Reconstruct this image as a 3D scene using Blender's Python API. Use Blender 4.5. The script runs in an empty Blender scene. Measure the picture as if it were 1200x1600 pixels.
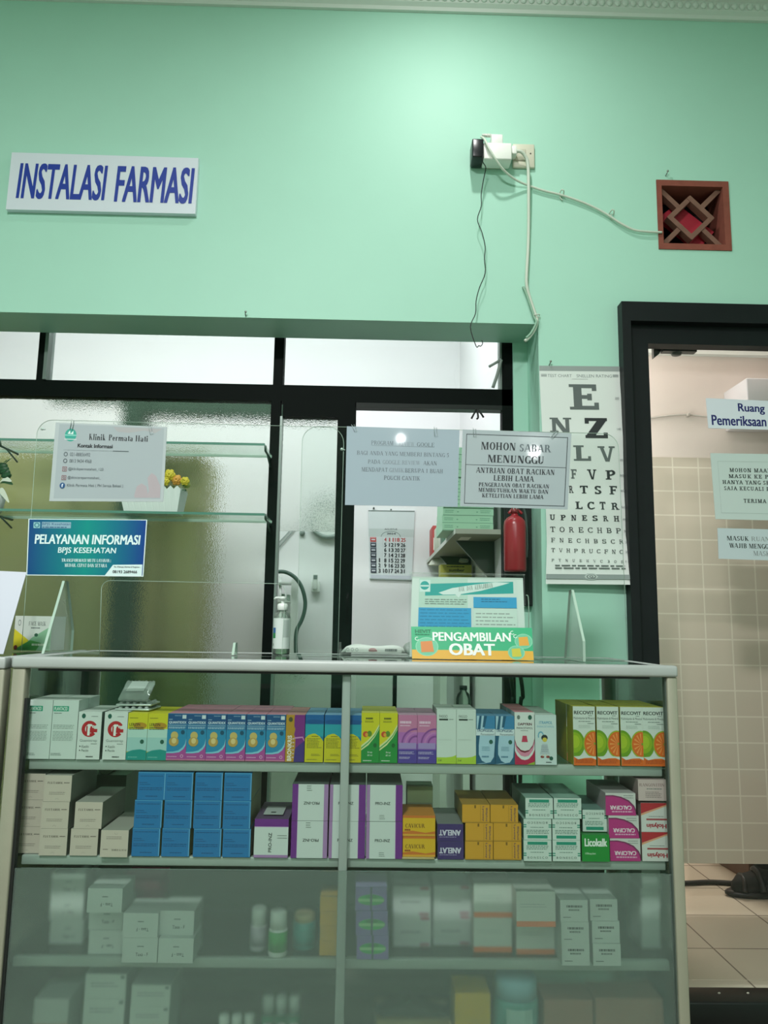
import bpy, bmesh, math, random
from mathutils import Vector, Matrix

random.seed(7)
S = bpy.context.scene
COL = S.collection
EYE = 1.2                     # eye height in metres; z in this script is measured from the eye, then lifted

# ------------------------------------------------------------------ camera, world, lights, exposure
F = 1200.0
PITCH, ROLL, YAW = math.radians(8.38), math.radians(-0.873), math.radians(-1.08)
def cam_axes():
    cp, sp = math.cos(PITCH), math.sin(PITCH)
    right, fwd, down = Vector((1, 0, 0)), Vector((0, cp, sp)), Vector((0, sp, -cp))
    c, s = math.cos(ROLL), math.sin(ROLL)
    r2, d2 = right * c + down * s, -right * s + down * c
    Z = Matrix.Rotation(YAW, 3, 'Z')
    return Z @ r2, Z @ d2, Z @ fwd
AR, AD, AF = cam_axes()
cd = bpy.data.cameras.new('camera'); cam = bpy.data.objects.new('camera', cd); COL.objects.link(cam)
cd.sensor_fit = 'VERTICAL'; cd.sensor_height = 36.0; cd.lens = 36.0 * F / 1600.0
cd.clip_start = 0.02; cd.clip_end = 60
m = Matrix.Identity(4)
for i in range(3):
    m[i][0], m[i][1], m[i][2] = AR[i], -AD[i], -AF[i]
m[2][3] = EYE
cam.matrix_world = m
S.camera = cam

w = bpy.data.worlds.new('world'); S.world = w; w.use_nodes = True
w.node_tree.nodes['Background'].inputs[0].default_value = (0.75, 0.85, 0.8, 1)
w.node_tree.nodes['Background'].inputs[1].default_value = 0.15
S.view_settings.view_transform = 'Standard'
S.view_settings.look = 'None'
S.view_settings.exposure = 0.0
S.view_settings.gamma = 1.0
S.view_settings.use_curve_mapping = False
try:
    S.cycles.use_denoising = True
    S.cycles.max_bounces = 14; S.cycles.transparent_max_bounces = 32
    S.cycles.transmission_bounces = 10; S.cycles.glossy_bounces = 4
    S.cycles.sample_clamp_indirect = 4.0
    S.cycles.caustics_reflective = False; S.cycles.caustics_refractive = True
except Exception:
    pass

def light(name, kind, loc, power, color=(1, 1, 1), size=0.3, size_y=None, rot=(0, 0, 0), spot=None, blend=1.0):
    l = bpy.data.lights.new(name, kind); l.energy = power; l.color = color
    if kind == 'AREA':
        l.size = size
        if size_y: l.shape = 'RECTANGLE'; l.size_y = size_y
        else: l.shape = 'DISK'
    else:
        l.shadow_soft_size = size
    if spot: l.spot_size = math.radians(spot); l.spot_blend = blend
    o = bpy.data.objects.new(name, l); COL.objects.link(o)
    o.location = (loc[0], loc[1], loc[2] + EYE); o.rotation_euler = rot
    return o
# downlight over the counter wall, two ceiling lamps of the waiting room, lamps of the rooms behind, one added fill
light('downlight_lamp', 'AREA', (0.26, 1.86, 2.30), 9.5, (1.0, 0.99, 0.97), 0.08)
light('waiting_lamp', 'AREA', (-0.6, -0.6, 2.29), 148, (1.0, 0.985, 0.99), 0.5)
light('waiting_lamp_far', 'AREA', (0.4, -3.6, 2.29), 128, (1.0, 0.985, 0.99), 0.5)
light('pharmacy_lamp', 'AREA', (-0.8, 2.98, 1.95), 41, (0.97, 0.975, 1.0), 2.2, 0.35)
light('exam_lamp', 'AREA', (1.5, 2.80, 1.86), 3.5, (1.0, 0.975, 0.96), 1.0, 0.12, rot=(math.radians(18), 0, 0))
light('exam_fill', 'AREA', (0.74, 2.72, 0.80), 6.5, (1.0, 0.985, 0.975), 0.06, 1.3, rot=(math.radians(90), 0, math.radians(-25)))  # unseen upright strip, added to light the tiled panel evenly
light('exam_back_lamp', 'AREA', (1.9, 4.0, 1.85), 32, (1.0, 0.95, 0.88), 0.6, 0.6)

def mirrored_lamp(px, py, zc):
    # where a ceiling bulb hangs whose image shows at (px, py) in the upright acrylic sheet
    d = AR * ((px - 600) / F) + AD * ((py - 800) / F) + AF; t = zc / d.z
    return (d.x * t, 2 * 1.858 - d.y * t, zc)
light('bulb_lamp', 'POINT', mirrored_lamp(626, 685, 2.2), 4, (1, 1, 1), 0.055)
light('bulb_lamp', 'POINT', mirrored_lamp(835, 706, 2.2), 12, (1, 1, 1), 0.06)

# ------------------------------------------------------------------ helpers
def P(px, py, Y):
    """the point of the plane y = Y that the photograph shows at pixel (px, py); z from the floor"""
    d = AR * ((px - 600) / F) + AD * ((py - 800) / F) + AF
    d = d * (Y / d.y)
    return Vector((d.x, d.y, d.z + EYE))
def PZ(px, py, z):
    d = AR * ((px - 600) / F) + AD * ((py - 800) / F) + AF
    t = (z - EYE) / d.z
    return Vector((d.x * t, d.y * t, z))

def lin(c):
    return c / 12.92 if c <= 0.04045 else ((c + 0.055) / 1.055) ** 2.4
def rgb(h):
    h = h.lstrip('#')
    return tuple(lin(int(h[i:i + 2], 16) / 255) for i in (0, 2, 4)) + (1,)
_M = {}
def mat(h, rough=0.5, metal=0.0, spec=0.5, bump=0.0, bscale=200, var=0.0, vscale=6, emit=0.0):
    k = (h, rough, metal, spec, bump, bscale, var, vscale, emit)
    if k in _M: return _M[k]
    M = bpy.data.materials.new('paint_' + h.strip('#')); M.use_nodes = True
    nt = M.node_tree; b = nt.nodes['Principled BSDF']
    b.inputs['Base Color'].default_value = rgb(h); b.inputs['Roughness'].default_value = rough
    b.inputs['Metallic'].default_value = metal; b.inputs['Specular IOR Level'].default_value = spec
    if emit:
        b.inputs['Emission Color'].default_value = rgb(h); b.inputs['Emission Strength'].default_value = emit
    if bump or var:
        tc = nt.nodes.new('ShaderNodeTexCoord')
    if bump:
        n = nt.nodes.new('ShaderNodeTexNoise'); n.inputs['Scale'].default_value = bscale; n.inputs['Detail'].default_value = 4
        bp = nt.nodes.new('ShaderNodeBump'); bp.inputs['Strength'].default_value = bump; bp.inputs['Distance'].default_value = 0.002
        nt.links.new(tc.outputs['Object'], n.inputs['Vector'])
        nt.links.new(n.outputs['Fac'], bp.inputs['Height']); nt.links.new(bp.outputs['Normal'], b.inputs['Normal'])
    if var:
        n2 = nt.nodes.new('ShaderNodeTexNoise'); n2.inputs['Scale'].default_value = vscale; n2.inputs['Detail'].default_value = 6
        mx = nt.nodes.new('ShaderNodeMix'); mx.data_type = 'RGBA'
        c = rgb(h)
        mx.inputs['A'].default_value = tuple(min(1, x * (1 + var)) for x in c[:3]) + (1,)
        mx.inputs['B'].default_value = tuple(x * (1 - var) for x in c[:3]) + (1,)
        nt.links.new(tc.outputs['Object'], n2.inputs['Vector'])
        nt.links.new(n2.outputs['Fac'], mx.inputs['Factor']); nt.links.new(mx.outputs['Result'], b.inputs['Base Color'])
    _M[k] = M
    return M
def nodes_mat(name):
    M = bpy.data.materials.new(name); M.use_nodes = True
    nt = M.node_tree; nt.nodes.clear()
    out = nt.nodes.new('ShaderNodeOutputMaterial')
    return M, nt, out
def thin_glass(name, tint=(0.9, 0.96, 0.92), refl=1.0, ior=1.45, rough=0.0, haze=0.0, hazec=(0.7, 0.8, 0.75)):
    M, nt, out = nodes_mat(name)
    fr = nt.nodes.new('ShaderNodeFresnel'); fr.inputs['IOR'].default_value = ior
    mu = nt.nodes.new('ShaderNodeMath'); mu.operation = 'MULTIPLY'; mu.inputs[1].default_value = refl
    tr = nt.nodes.new('ShaderNodeBsdfTransparent'); tr.inputs[0].default_value = tint + (1,)
    gl = nt.nodes.new('ShaderNodeBsdfGlossy'); gl.inputs['Roughness'].default_value = rough; gl.inputs[0].default_value = (1, 1, 1, 1)
    mx = nt.nodes.new('ShaderNodeMixShader')
    nt.links.new(fr.outputs[0], mu.inputs[0]); nt.links.new(mu.outputs[0], mx.inputs[0])
    nt.links.new(tr.outputs[0], mx.inputs[1]); nt.links.new(gl.outputs[0], mx.inputs[2])
    last = mx
    if haze:
        df = nt.nodes.new('ShaderNodeBsdfDiffuse'); df.inputs[0].default_value = hazec + (1,)
        m2 = nt.nodes.new('ShaderNodeMixShader'); m2.inputs[0].default_value = haze
        nt.links.new(mx.outputs[0], m2.inputs[1]); nt.links.new(df.outputs[0], m2.inputs[2]); last = m2
    nt.links.new(last.outputs[0], out.inputs[0])
    return M
def rough_glass(name, tint, rough, ior, bump=0.0, bscale=150, haze=0.15, hazec=(0.6, 0.7, 0.65), clear=0.0):
    M, nt, out = nodes_mat(name)
    rf = nt.nodes.new('ShaderNodeBsdfRefraction'); rf.inputs['Color'].default_value = tint + (1,)
    rf.inputs['Roughness'].default_value = rough; rf.inputs['IOR'].default_value = ior
    df = nt.nodes.new('ShaderNodeBsdfDiffuse'); df.inputs[0].default_value = hazec + (1,)
    mx = nt.nodes.new('ShaderNodeMixShader'); mx.inputs[0].default_value = haze
    if bump:
        tc = nt.nodes.new('ShaderNodeTexCoord'); n = nt.nodes.new('ShaderNodeTexVoronoi'); n.inputs['Scale'].default_value = bscale
        bp = nt.nodes.new('ShaderNodeBump'); bp.inputs['Strength'].default_value = bump; bp.inputs['Distance'].default_value = 0.003
        nt.links.new(tc.outputs['Object'], n.inputs['Vector']); nt.links.new(n.outputs['Distance'], bp.inputs['Height'])
        nt.links.new(bp.outputs['Normal'], rf.inputs['Normal'])
    nt.links.new(rf.outputs[0], mx.inputs[1]); nt.links.new(df.outputs[0], mx.inputs[2])
    last = mx
    if clear:
        tr = nt.nodes.new('ShaderNodeBsdfTransparent'); tr.inputs[0].default_value = tint + (1,)
        m2 = nt.nodes.new('ShaderNodeMixShader'); m2.inputs[0].default_value = clear
        nt.links.new(mx.outputs[0], m2.inputs[1]); nt.links.new(tr.outputs[0], m2.inputs[2]); last = m2
    nt.links.new(last.outputs[0], out.inputs[0])
    return M
def tile_mat(name, c1, c2, mortar, w, h, msize=0.004, rough=0.3, offset=0.0, plane='XY', shift=(0, 0), bias=0.0):
    M = bpy.data.materials.new(name); M.use_nodes = True
    nt = M.node_tree; b = nt.nodes['Principled BSDF']; b.inputs['Roughness'].default_value = rough
    geo = nt.nodes.new('ShaderNodeNewGeometry'); sx = nt.nodes.new('ShaderNodeSeparateXYZ'); cx = nt.nodes.new('ShaderNodeCombineXYZ')
    nt.links.new(geo.outputs['Position'], sx.inputs[0])
    for k, ax in enumerate(plane):
        ad = nt.nodes.new('ShaderNodeMath'); ad.operation = 'ADD'; ad.inputs[1].default_value = shift[k] + 50 * (w if k == 0 else h)
        nt.links.new(sx.outputs[ax], ad.inputs[0]); nt.links.new(ad.outputs[0], cx.inputs[k])
    br = nt.nodes.new('ShaderNodeTexBrick'); br.offset = offset; br.squash = 1.0
    br.inputs['Color1'].default_value = rgb(c1); br.inputs['Color2'].default_value = rgb(c2); br.inputs['Mortar'].default_value = rgb(mortar)
    br.inputs['Scale'].default_value = 1.0; br.inputs['Mortar Size'].default_value = msize; br.inputs['Mortar Smooth'].default_value = 0.1
    br.inputs['Bias'].default_value = bias; br.inputs['Brick Width'].default_value = w; br.inputs['Row Height'].default_value = h
    nt.links.new(cx.outputs[0], br.inputs['Vector']); nt.links.new(br.outputs['Color'], b.inputs['Base Color'])
    return M

class MB:
    """collects shapes and links them as ONE mesh object"""
    def __init__(s): s.v = []; s.f = []; s.mi = []; s.ms = []; s.sm = []
    def m(s, material):
        if isinstance(material, str): material = mat(material)
        if material not in s.ms: s.ms.append(material)
        return s.ms.index(material)
    def poly(s, pts, material, smooth=False):
        b = len(s.v); s.v += [tuple(p) for p in pts]; s.f.append(tuple(range(b, b + len(pts)))); s.mi.append(s.m(material)); s.sm.append(smooth)
    def mesh(s, vs, fs, material, smooth=False):
        b = len(s.v); s.v += [tuple(p) for p in vs]; k = s.m(material)
        for f in fs: s.f.append(tuple(b + i for i in f)); s.mi.append(k); s.sm.append(smooth)
    def box(s, x0, x1, y0, y1, z0, z1, material, mats=None):
        """mats: per-face override dict with keys front back left right top bottom"""
        v = [(x0, y0, z0), (x1, y0, z0), (x1, y1, z0), (x0, y1, z0), (x0, y0, z1), (x1, y0, z1), (x1, y1, z1), (x0, y1, z1)]
        fs = {'front': (0, 1, 5, 4), 'right': (1, 2, 6, 5), 'back': (2, 3, 7, 6), 'left': (3, 0, 4, 7), 'top': (4, 5, 6, 7), 'bottom': (3, 2, 1, 0)}
        b = len(s.v); s.v += v
        for k, f in fs.items():
            s.f.append(tuple(b + i for i in f)); s.mi.append(s.m((mats or {}).get(k, material))); s.sm.append(False)
    def bevbox(s, x0, x1, y0, y1, z0, z1, r, material, seg=2):
        bm = bmesh.new(); bmesh.ops.create_cube(bm, size=1)
        for v in bm.verts: v.co = Vector(((x0 + x1) / 2 + v.co.x * (x1 - x0), (y0 + y1) / 2 + v.co.y * (y1 - y0), (z0 + z1) / 2 + v.co.z * (z1 - z0)))
        bmesh.ops.bevel(bm, geom=bm.edges[:], offset=r, segments=seg, profile=0.5, affect='EDGES')
        bm.verts.index_update()
        s.mesh([v.co[:] for v in bm.verts], [[v.index for v in f.verts] for f in bm.faces], material, True); bm.free()
    def quadslab(s, bl, br, tr, tl, t, material, back=None):
        """a four-cornered sheet, thickness t away from the viewer (+y)"""
        f = [Vector(p) for p in (bl, br, tr, tl)]; n = (f[1] - f[0]).cross(f[3] - f[0]).normalized()
        g = [p - n * t for p in f]
        s.mesh(f + g, [(0, 1, 2, 3), (7, 6, 5, 4), (1, 0, 4, 5), (2, 1, 5, 6), (3, 2, 6, 7), (0, 3, 7, 4)], material)
    def tube(s, pts, r, material, seg=8, smooth_n=0, cap=True):
        pts = [Vector(p) for p in pts]
        if smooth_n: pts = catmull(pts, smooth_n)
        rs = r if isinstance(r, (list, tuple)) else [r] * len(pts)
        up = Vector((0.13, 0.31, 0.94)).normalized(); vs = []; fs = []
        pn = None
        for i, p in enumerate(pts):
            d = (pts[min(i + 1, len(pts) - 1)] - pts[max(i - 1, 0)]).normalized()
            if pn is None:
                a = d.cross(up)
                if a.length < 1e-3: a = d.cross(Vector((1, 0, 0)))
                a.normalize()
            else:
                a = (pn - d * pn.dot(d)).normalized()
            pn = a; bb = d.cross(a)
            for k in range(seg):
                t = 2 * math.pi * k / seg
                vs.append(p + (a * math.cos(t) + bb * math.sin(t)) * rs[i])
        for i in range(len(pts) - 1):
            for k in range(seg):
                fs.append((i * seg + k, i * seg + (k + 1) % seg, (i + 1) * seg + (k + 1) % seg, (i + 1) * seg + k))
        if cap: fs.append(tuple(range(seg - 1, -1, -1))); fs.append(tuple(range((len(pts) - 1) * seg, len(pts) * seg)))
        s.mesh(vs, fs, material, True)
    def lathe(s, prof, c, material, seg=24, sy=1.0):
        """prof: (radius, z) from bottom to top about the vertical through c"""
        vs = []; fs = []
        for r, z in prof:
            for k in range(seg):
                t = 2 * math.pi * k / seg; vs.append((c[0] + r * math.cos(t), c[1] + r * math.sin(t) * sy, c[2] + z))
        n = len(prof)
        for i in range(n - 1):
            for k in range(seg): fs.append((i * seg + k, i * seg + (k + 1) % seg, (i + 1) * seg + (k + 1) % seg, (i + 1) * seg + k))
        fs.append(tuple(range(seg - 1, -1, -1))); fs.append(tuple(range((n - 1) * seg, n * seg)))
        s.mesh(vs, fs, material, True)
    def ball(s, c, rx, ry, rz, material, seg=12, rings=8):
        prof = [(math.sin(math.pi * i / rings), -math.cos(math.pi * i / rings)) for i in range(rings + 1)]
        vs = []; fs = []
        for r, z in prof:
            for k in range(seg):
                t = 2 * math.pi * k / seg; vs.append((c[0] + rx * r * math.cos(t), c[1] + ry * r * math.sin(t), c[2] + rz * z))
        for i in range(rings):
            for k in range(seg): fs.append((i * seg + k, i * seg + (k + 1) % seg, (i + 1) * seg + (k + 1) % seg, (i + 1) * seg + k))
        s.mesh(vs, fs, material, True)
    def build(s, name, parent=None, loc=None, rotz=0.0):
        me = bpy.data.meshes.new(name); me.from_pydata(s.v, [], s.f)
        for x in s.ms: me.materials.append(x)
        me.polygons.foreach_set('material_index', s.mi); me.polygons.foreach_set('use_smooth', s.sm); me.update()
        o = bpy.data.objects.new(name, me); COL.objects.link(o)
        if loc is not None: o.location = loc
        o.rotation_euler = (0, 0, rotz)
        if parent is not None: o.parent = parent
        return o
def catmull(p, n):
    out = []
    for i in range(len(p) - 1):
        a, b, c, d = p[max(i - 1, 0)], p[i], p[i + 1], p[min(i + 2, len(p) - 1)]
        for k in range(n):
            t = k / n
            out.append(0.5 * ((2 * b) + (c - a) * t + (2 * a - 5 * b + 4 * c - d) * t * t + (3 * b - a - 3 * c + d) * t ** 3))
    out.append(p[-1]); return out
def tag(o, label, cat, group=None, kind=None):
    if label: o['label'] = label
    if cat: o['category'] = cat
    if group: o['group'] = group
    if kind: o['kind'] = kind
    return o
def struct(o): o['kind'] = 'structure'; return o
def empty(name, loc=(0, 0, 0)):
    o = bpy.data.objects.new(name, None); COL.objects.link(o); o.location = loc; o.empty_display_size = 0.05; return o
def adopt(root, o):
    """parent o under root, both built in world coordinates"""
    o.parent = root; o.matrix_parent_inverse = Matrix.Translation(root.location).inverted(); return o

# ------------------------------------------------------------------ lettering
_T = {}
def sans(s, bold=0.0, shear=0.0):
    k = (s, bold, shear)
    if k in _T: return _T[k]
    c = bpy.data.curves.new('t', 'FONT'); c.body = s; c.size = 1.0; c.offset = bold; c.shear = shear; c.resolution_u = 3
    o = bpy.data.objects.new('t', c); COL.objects.link(o)
    dg = bpy.context.evaluated_depsgraph_get(); me = o.evaluated_get(dg).to_mesh()
    vs = [(v.co.x, v.co.y) for v in me.vertices]; fs = [tuple(p.vertices) for p in me.polygons]
    o.evaluated_get(dg).to_mesh_clear(); bpy.data.objects.remove(o); bpy.data.curves.remove(c)
    _T[k] = (vs, fs); return _T[k]

def serif_glyph(c, T, t, sl, st):
    """(polygons, advance) of one letter, cap height 1: T thick, t thin stroke, sl serif overhang, st serif thickness"""
    g = []
    def R(x0, x1, y0, y1): g.append([(x0, y0), (x1, y0), (x1, y1), (x0, y1)])
    def SF(x, w, y): R(x - sl, x + w + sl, y - (st if y > 0.4 else 0), y + (0 if y > 0.4 else st))
    def stem(x, w=None, y0=0.0, y1=1.0, b=True, tp=True):
        w = T if w is None else w; R(x, x + w, y0, y1)
        if b: SF(x, w, y0)
        if tp: SF(x, w, y1)
    def D(x0, y0, x1, y1, w): g.append([(x0, y0), (x0 + w, y0), (x1 + w, y1), (x1, y1)])
    def A(cx, cy, rx, ry, a0, a1, tv=None, th=None, n=14):
        tv = T if tv is None else tv; th = t if th is None else th
        for i in range(n):
            q = []
            for a, o in ((a0 + (a1 - a0) * i / n, 1), (a0 + (a1 - a0) * (i + 1) / n, 1), (a0 + (a1 - a0) * (i + 1) / n, 0), (a0 + (a1 - a0) * i / n, 0)):
                r = math.radians(a); q.append((cx + (rx - (0 if o else tv)) * math.cos(r), cy + (ry - (0 if o else th)) * math.sin(r)))
            g.append(q)
    def VS(x, y, h, w=None): R(x - (w or st), x, min(y, y + h), max(y, y + h))
    L = sl + 0.02
    if c == 'I': stem(L); return g, T + 2 * L + .06
    if c in 'EF':
        stem(L); R(L, L + .56, 1 - t, 1); VS(L + .56, 1, -.26); R(L, L + .44, .5 - t / 2, .5 + t / 2); VS(L + .44, .37, .26)
        if c == 'E': R(L, L + .6, 0, t); VS(L + .6, 0, .28)
        return g, L + .66
    if c == 'L': stem(L); R(L, L + .56, 0, t); VS(L + .56, 0, .3); return g, L + .62
    if c == 'H': stem(L); stem(L + .5); R(L, L + .6, .5 - t / 2, .5 + t / 2); return g, L + .5 + T + L + .05
    if c == 'N': stem(L, t * 1.1); stem(L + .58, t * 1.1, b=False); D(L + .58 - T * .6, 0, L, 1, T * 1.15); return g, L + .62 + t + L
    if c == 'M': stem(L, t * 1.1); stem(L + .68); D(L + .36, 0, L, 1, T); D(L + .36, 0, L + .68, 1, t); return g, L + .7 + T + L
    if c == 'T': stem(L + .26, tp=False); R(L, L + .52 + T, 1 - t, 1); VS(L + st, 1, -.28); VS(L + .52 + T, 1, -.28); return g, L + .56 + T
    if c == 'Z': R(.03, .63, 1 - t, 1); R(.03, .63, 0, t); D(.03, t * .5, .63 - T * 1.25, 1 - t * .5, T * 1.25); VS(.03 + st, 1, -.28); VS(.63, 0, .28); return g, .7
    if c in 'VA':
        if c == 'V': D(.36, 0, .04, 1, T); D(.36 + T * .4, 0, .68, 1, t); SF(.04, T, 1); SF(.68, t, 1)
        else: D(.03, 0, .34, 1, t); D(.64, 0, .34, 1, T); SF(.03, t, 0); SF(.64, T, 0); R(.14, .62, .3, .3 + t)
        return g, .76 + T * .5
    if c == 'W': D(.28, 0, .03, 1, T); D(.28 + T * .4, 0, .52, 1, t); D(.72, 0, .48, 1, T); D(.72 + T * .4, 0, .95, 1, t); SF(.03, T, 1); SF(.48, T, 1); SF(.95, t, 1); return g, 1.06
    if c == 'X': D(.56, 0, .05, 1, T); D(.04, 0, .6, 1, t); SF(.56, T, 0); SF(.05, T, 1); SF(.04, t, 0); SF(.6, t, 1); return g, .76
    if c == 'Y': stem(.32, y1=.5, tp=False); D(.32, .48, .04, 1, T); D(.32 + T - t, .48, .64, 1, t); SF(.04, T, 1); SF(.64, t, 1); return g, .76
    if c == 'K': stem(L); D(L + T, .42, L + .5, 1, t); D(L + .48, 0, L + .18, .56, T); SF(L + .5, t, 1); SF(L + .48, T, 0); return g, L + .56 + T
    if c == 'U': stem(L, y0=.28, b=False); stem(L + .52, t, y0=.28, b=False); A(L + (.52 + t) / 2, .29, (.52 + t) / 2, .29, 180, 360); return g, L + .6 + t + L
    if c == 'J': stem(.24, y0=.24, b=False); A(.24 + T - .18, .22, .18, .22, 180, 360, T * .9); return g, .4 + T
    if c == 'O': A(.4, .5, .38, .51, 0, 360, n=22); return g, .8
    if c == 'Q': A(.4, .5, .38, .51, 0, 360, n=22); D(.55, -.12, .4, .2, T); return g, .8
    if c in 'CG':
        A(.4, .5, .38, .51, 48, 312, n=18)
        VS(.68, .98, -.26); R(.6, .68, .86, .9)
        if c == 'G': stem(.56, y0=0, y1=.42, b=False)
        else: D(.6, .1, .62, .26, st)
        return g, .76
    if c == 'S':
        A(.3, .74, .25, .265, 30, 270, T * .9, t); A(.31, .26, .27, .265, -150, 90, T * .9, t); VS(.54, .98, -.24); VS(.06 + st, .02, .26); return g, .63
    if c == 'D': stem(L); R(L, L + .3, 1 - t, 1); R(L, L + .3, 0, t); A(L + .28, .5, .42, .5, -90, 90); return g, L + .76
    if c in 'PRB':
        stem(L, tp=True); R(L, L + .32, 1 - t, 1); R(L, L + .32, .48 - t / 2, .48 + t / 2); A(L + .3, .74, .29, .26 + t / 4, -90, 90)
        if c == 'R': D(L + .58, 0, L + .3, .5, T); SF(L + .56, T, 0); return g, L + .62 + T
        if c == 'B': R(L, L + .32, 0, t); A(L + .32, .25, .32, .25 + t / 4, -90, 90); return g, L + .7
        return g, L + .64
    # small letters
    x = .62
    if c in 'lk': stem(L, tp=False); R(L - sl, L + T, 1 - st, 1)
    if c == 'l': return g, T + 2 * L + .04
    if c == 'k': D(L + T, .26, L + .34, x, t); D(L + .32, 0, L + .14, .38, T); SF(L + .32, T, 0); R(L + .26, L + .48, x - st, x); return g, L + .4 + T
    if c == 'i': stem(L, y1=x, tp=False); R(L - sl, L, x - st, x); A(L + T / 2, .86, T * .62, T * .62, 0, 360, T * .62, T * .62, 10); return g, T + 2 * L + .04
    if c in 'nmr':
        stem(L, y1=x, tp=False); R(L - sl, L, x - st, x)
        if c == 'r': A(L + T + .12, x - .16, .14, .16, 60, 180, t * 1.4, t * 1.4, 8); A(L + T + .17, x - .06, .06, .06, 0, 360, .06, .06, 10); return g, L + T + .26
        k = L
        for _ in range(1 if c == 'n' else 2):
            A(k + (.38 + T) / 2 + T * .25, x - .2, .19 + T * .25, .2, 0, 180, T, t); stem(k + .38, y1=x - .18, tp=False); k += .38
        return g, k + T + L + .02
    if c == 'e': A(.27, x / 2, .25, x / 2 + .01, 0, 325, n=16); R(.06, .52, x / 2 - t / 2, x / 2 + t / 2); return g, .56
    if c == 'a': stem(.36, y1=x - .16, tp=False); A(.25, x - .18, .11 + T, .18, 0, 160, T, t); A(.24, .18, .2, .19, 60, 330, T * .9, t); return g, .42 + T
    if c == 't': stem(.14, y0=.04, y1=.84, b=False, tp=False); R(.02, .36, x - st, x); A(.28, .12, .14, .12, 180, 320, t * 1.3, t * 1.3, 8); return g, .42
    if c == '-': R(.05, .35, .36, .36 + max(t, .06)); return g, .42
    if c in '.,': R(.05, .05 + T, 0, T); return g, .2 + T
    if c == ':': R(.05, .05 + T, 0, T); R(.05, .05 + T, .5, .5 + T); return g, .2 + T
    if c == '1': stem(.2, tp=False); D(.08, .78, .2, 1, t); return g, .56
    if c == '5': A(.27, .31, .26, .32, -150, 120, T, t); R(.12, .12 + t, .5, 1); R(.12, .5, 1 - T, 1); return g, .58
    if c == '3': A(.26, .75, .22, .26, -90, 150, T, t); A(.26, .26, .26, .27, -150, 90, T, t); return g, .58
    return g, .36
def serif(s, T=.15, t=.05, sl=.07, st=.04, gap=.07):
    k = ('serif', s, T, t, sl, st, gap)
    if k in _T: return _T[k]
    vs = []; fs = []; x = 0.0
    for c in s:
        g, a = serif_glyph(c, T, t, sl, st)
        for q in g:
            b = len(vs); vs += [(x + u, v) for u, v in q]; fs.append(tuple(range(b, b + len(q))))
        x += a + gap
    _T[k] = (vs, fs); return _T[k]
TIMES = dict(T=.15, t=.055, sl=.07, st=.04, gap=.06)
TIMESB = dict(T=.21, t=.075, sl=.06, st=.05, gap=.05)
SLAB = dict(T=.2, t=.15, sl=.1, st=.11, gap=.1)
SLABL = dict(T=.13, t=.1, sl=.09, st=.08, gap=.14)

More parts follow.
